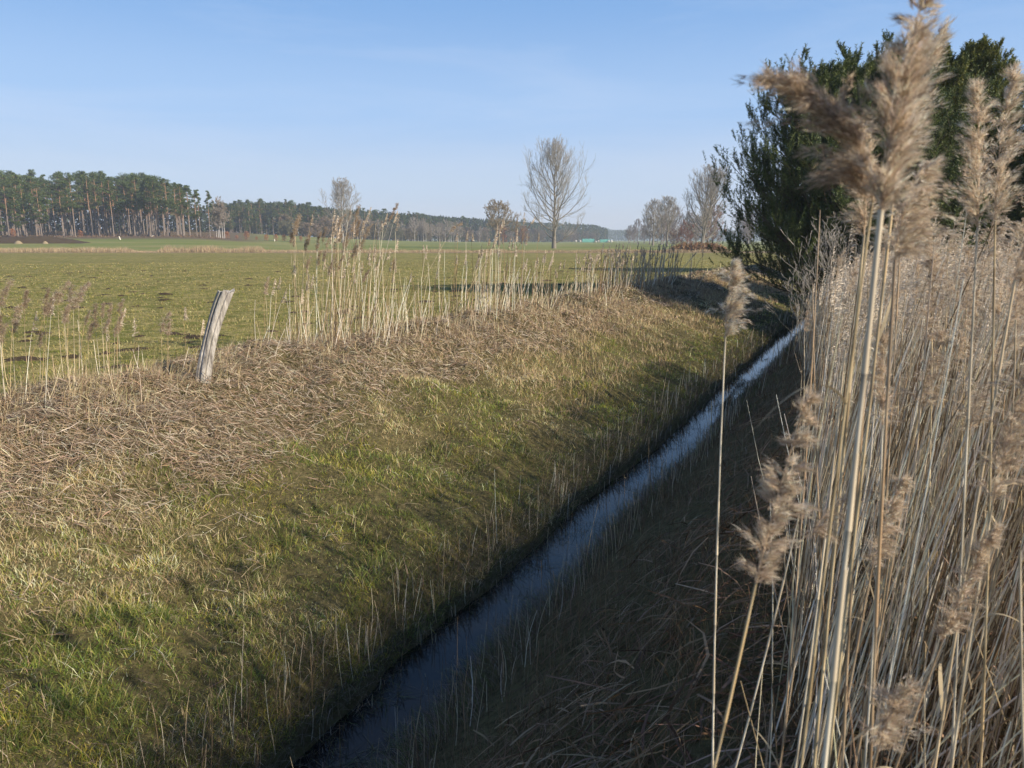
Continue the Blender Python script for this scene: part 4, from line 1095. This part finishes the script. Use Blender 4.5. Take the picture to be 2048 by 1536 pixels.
for p, w, h, lab in [(36, 1.7, .8, 'rounded yellowish pile of sand on the foot of the long soil heap'), (90, 1.2, .7, 'smaller yellow sand slip on the right part of the long soil heap')]:
    x, y = at(p, 177.6); n = 14; A, B = np.meshgrid(np.linspace(0, 1, n), np.linspace(0, 6.2832, 20), indexing='ij')
    rr = w / 2 * A * (1 + .3 * (fbm(np.cos(B) * 2 + p, np.sin(B) * 2, 170, 2) - .5)); Z = h * (1 - A ** 2) - .1
    i = np.arange(n - 1)[:, None] * 20 + np.arange(19)[None]
    o = build('sand_pile', np.stack([rr * np.cos(B) * 1.2, rr * np.sin(B), Z], -1), np.stack([i, i + 20, i + 21, i + 1], -1).reshape(-1, 4), mat=M_sand, smooth=True)
    o.location = (x, y, gz(x, y)); tag(o, lab, 'sand pile')
x, y = at(1398, 122); heap('leaf_heap', x, y, 9.2, 4, 1.25, M_soil, 'heap of orange brown branches and leaves at the foot of the forked tree', 'brush heap', 3, 0, 2600, np.array([(.34, .19, .09), (.26, .14, .07), (.42, .27, .14), (.14, .08, .05)]), .55, .22)
# green tarpaulin covered stacks
mt = NT('green_tarpaulin', .5, .4); f = mt.noise(mt.obj(), 1.2, 4); mt.base(mt.mix(mt.rng(f, .3, .7), (.06, .24, .17), (.12, .36, .27))); mt.bump(f, .6, .2)
for i, (p, L, H, lab) in enumerate([(1176, 9.5, 2.9, 'larger left green tarpaulin covered stack beyond the meadow'), (1209, 7.4, 2.4, 'smaller right green tarpaulin covered stack beyond the meadow')]):
    x, y = at(p, 600); n = 24; an = np.linspace(0, math.pi, 11); U = np.linspace(0, 1, n)
    o = empty('covered_stack', (x, y, gz(x, y)), lab, 'covered stack')
    sag = 1 - .10 * np.sin(U * math.pi * (3 - i)) ** 2
    V = np.stack([np.repeat((U - .5) * L, 11), np.tile(np.cos(an), n) * 2.2, (np.tile(np.sin(an) ** .6, n) * np.repeat(sag * np.interp(U, [0, .06, .94, 1], [.88, 1, 1, .88]), 11)) * H], -1)
    k = np.arange(n - 1)[:, None] * 11 + np.arange(10)[None]; q = np.stack([k, k + 11, k + 12, k + 1], -1).reshape(-1, 4)
    child('tarpaulin', build('tarpaulin', V, q, mat=mt.m, smooth=True, link=False), o)
    for s in (0, 1):
        idx = np.arange(11) + s * (n - 1) * 11; W = np.concatenate([V[idx] * np.array([.995, .97, .97]), [[(s - .5) * L * .995, 0, 0]]])
        t_ = np.stack([np.arange(10), np.arange(1, 11), np.full(10, 11)], -1)
        child('end_face', build('end_face', W, None, t_, mat=M_sand, link=False), o)
    bb = Buf(); g2 = np.random.default_rng(i)
# pale bales beside them
mw = NT('pale_wrap', .5, .4); mw.base((.55, .50, .42))
for i, p in enumerate([1152, 1160, 1192, 1197, 1217, 1223]):
    x, y = at(p, 597); an = np.linspace(0, 2 * math.pi, 13)[:-1]; b = Buf(); rad = .8
    ring = [np.stack([np.full(12, xx), np.cos(an) * rad * s, np.sin(an) * rad * s + rad], -1) for xx, s in ((-.65, .9), (-.55, 1), (.55, 1), (.65, .9))]
    V = np.concatenate(ring + [np.array([[-.65, 0, rad], [.65, 0, rad]])]); k = np.arange(3)[:, None] * 12; j = np.arange(12)[None]
    q = np.stack([k + j, k + (j + 1) % 12, k + 12 + (j + 1) % 12, k + 12 + j], -1).reshape(-1, 4); j = np.arange(12)
    tt = np.concatenate([np.stack([j, (j + 1) % 12, np.full(12, 48)], -1), np.stack([36 + j, 36 + (j + 1) % 12, np.full(12, 49)], -1)])
    o = build('bale', V, q, tt, mat=mw.m, smooth=True); o.location = (x, y, gz(x, y)); o.rotation_euler = (0, 0, i)
    tag(o, 'tiny pale round bale beside the green covered stacks', 'bale', 'pale bales by the green stacks')
# pale sticks on the rough ground
for p, D, h, tl, lab in [(241, 205, 1.0, -.35, 'short pale stake leaning left on the grass before the left wood'), (304, 236, .8, .75, 'pale cut log end leaning right at the foot of the left wood'), (549, 262, .9, 0, 'small pale upright stake between the rust leaved saplings')]:
    x, y = at(p, D); b = Buf(); u = np.linspace(0, 1, 5)
    tubes(b, np.stack([np.sin(tl) * h * u + .05 * u ** 2, 0 * u, np.cos(tl) * h * u - .05], -1)[None], np.array([[.19, .18, .18, .17, .11]]), 8, (.62, .56, .46))
    o = b.build('wooden_stake', M_bark, smooth=True); o.location = (x, y, gz(x, y)); tag(o, lab, 'stake')
# reeds and dry grass along the far cross ditch
n = 52000; g = np.random.default_rng(66)
p = g.uniform(-60, 1470, n); D = 118 + g.normal(0, 1.5, n); x, y = at(p, D)
tall = np.interp(p, [-60, 250, 275, 310, 335, 350, 520, 530, 560, 1470], [.75, .75, .25, .15, 1.15, .95, .9, .35, .42, .45]) * (.55 + .9 * fbm(x * .5, y * 0, 180, 3))
buf = Buf(); blades(buf, x, y, tall * g.uniform(.3, 1.2, n), np.full(n, .035), g.uniform(.02, .3, n), jit(np.array([(.42, .33, .19), (.32, .23, .14), (.36, .27, .17)])[g.integers(0, 3, n)], .2, g), g=g)
tag(buf.build('far_dry_strip', M_dry), 'straw coloured strip of dry reed and grass along a cross ditch beyond the meadow', 'dry grass', kind='stuff')
# rough brown brush at the foot of the left wood
n = 16000; p = g.uniform(-60, 460, n); D = g.uniform(228, 330, n); x, y = at(p, D); keep = fbm(x * .12, y * .05, 185, 3) > .42; x, y = x[keep], y[keep]; n = len(x)
buf = Buf(); blades(buf, x, y, g.uniform(.2, 1.5, n) * fbm(x * .3, y * .1, 186, 2), np.full(n, .12), g.uniform(.2, 1.2, n), jit(np.array([(.16, .10, .065), (.10, .065, .045), (.22, .15, .09)])[g.integers(0, 3, n)], .25, g), g=g)
tag(buf.build('forest_brush', M_dry), 'low brown brushwood and bracken at the foot of the left wood', 'undergrowth', kind='stuff')

# ---------------------------------------------------------------- haze
hz = bpy.data.materials.new('haze'); hz.use_nodes = True; hn = hz.node_tree.nodes; hn.clear()
ho = hn.new('ShaderNodeOutputMaterial'); hv = hn.new('ShaderNodeVolumePrincipled')
hv.inputs['Color'].default_value = (.80, .88, 1, 1); hv.inputs['Density'].default_value = .00042; hv.inputs['Anisotropy'].default_value = .2
hz.node_tree.links.new(hv.outputs['Volume'], ho.inputs['Volume'])
x0, x1, y0, y1, z0, z1 = -7500, 7500, -3500, 8200, -3.5, 34
V = [(a, b, c) for a in (x0, x1) for b in (y0, y1) for c in (z0, z1)]
o = build('haze', V, [(0, 1, 3, 2), (4, 6, 7, 5), (0, 4, 5, 1), (2, 3, 7, 6), (0, 2, 6, 4), (1, 5, 7, 3)], mat=hz); tag(o, 'thin pale winter haze in the air', 'haze', kind='stuff')
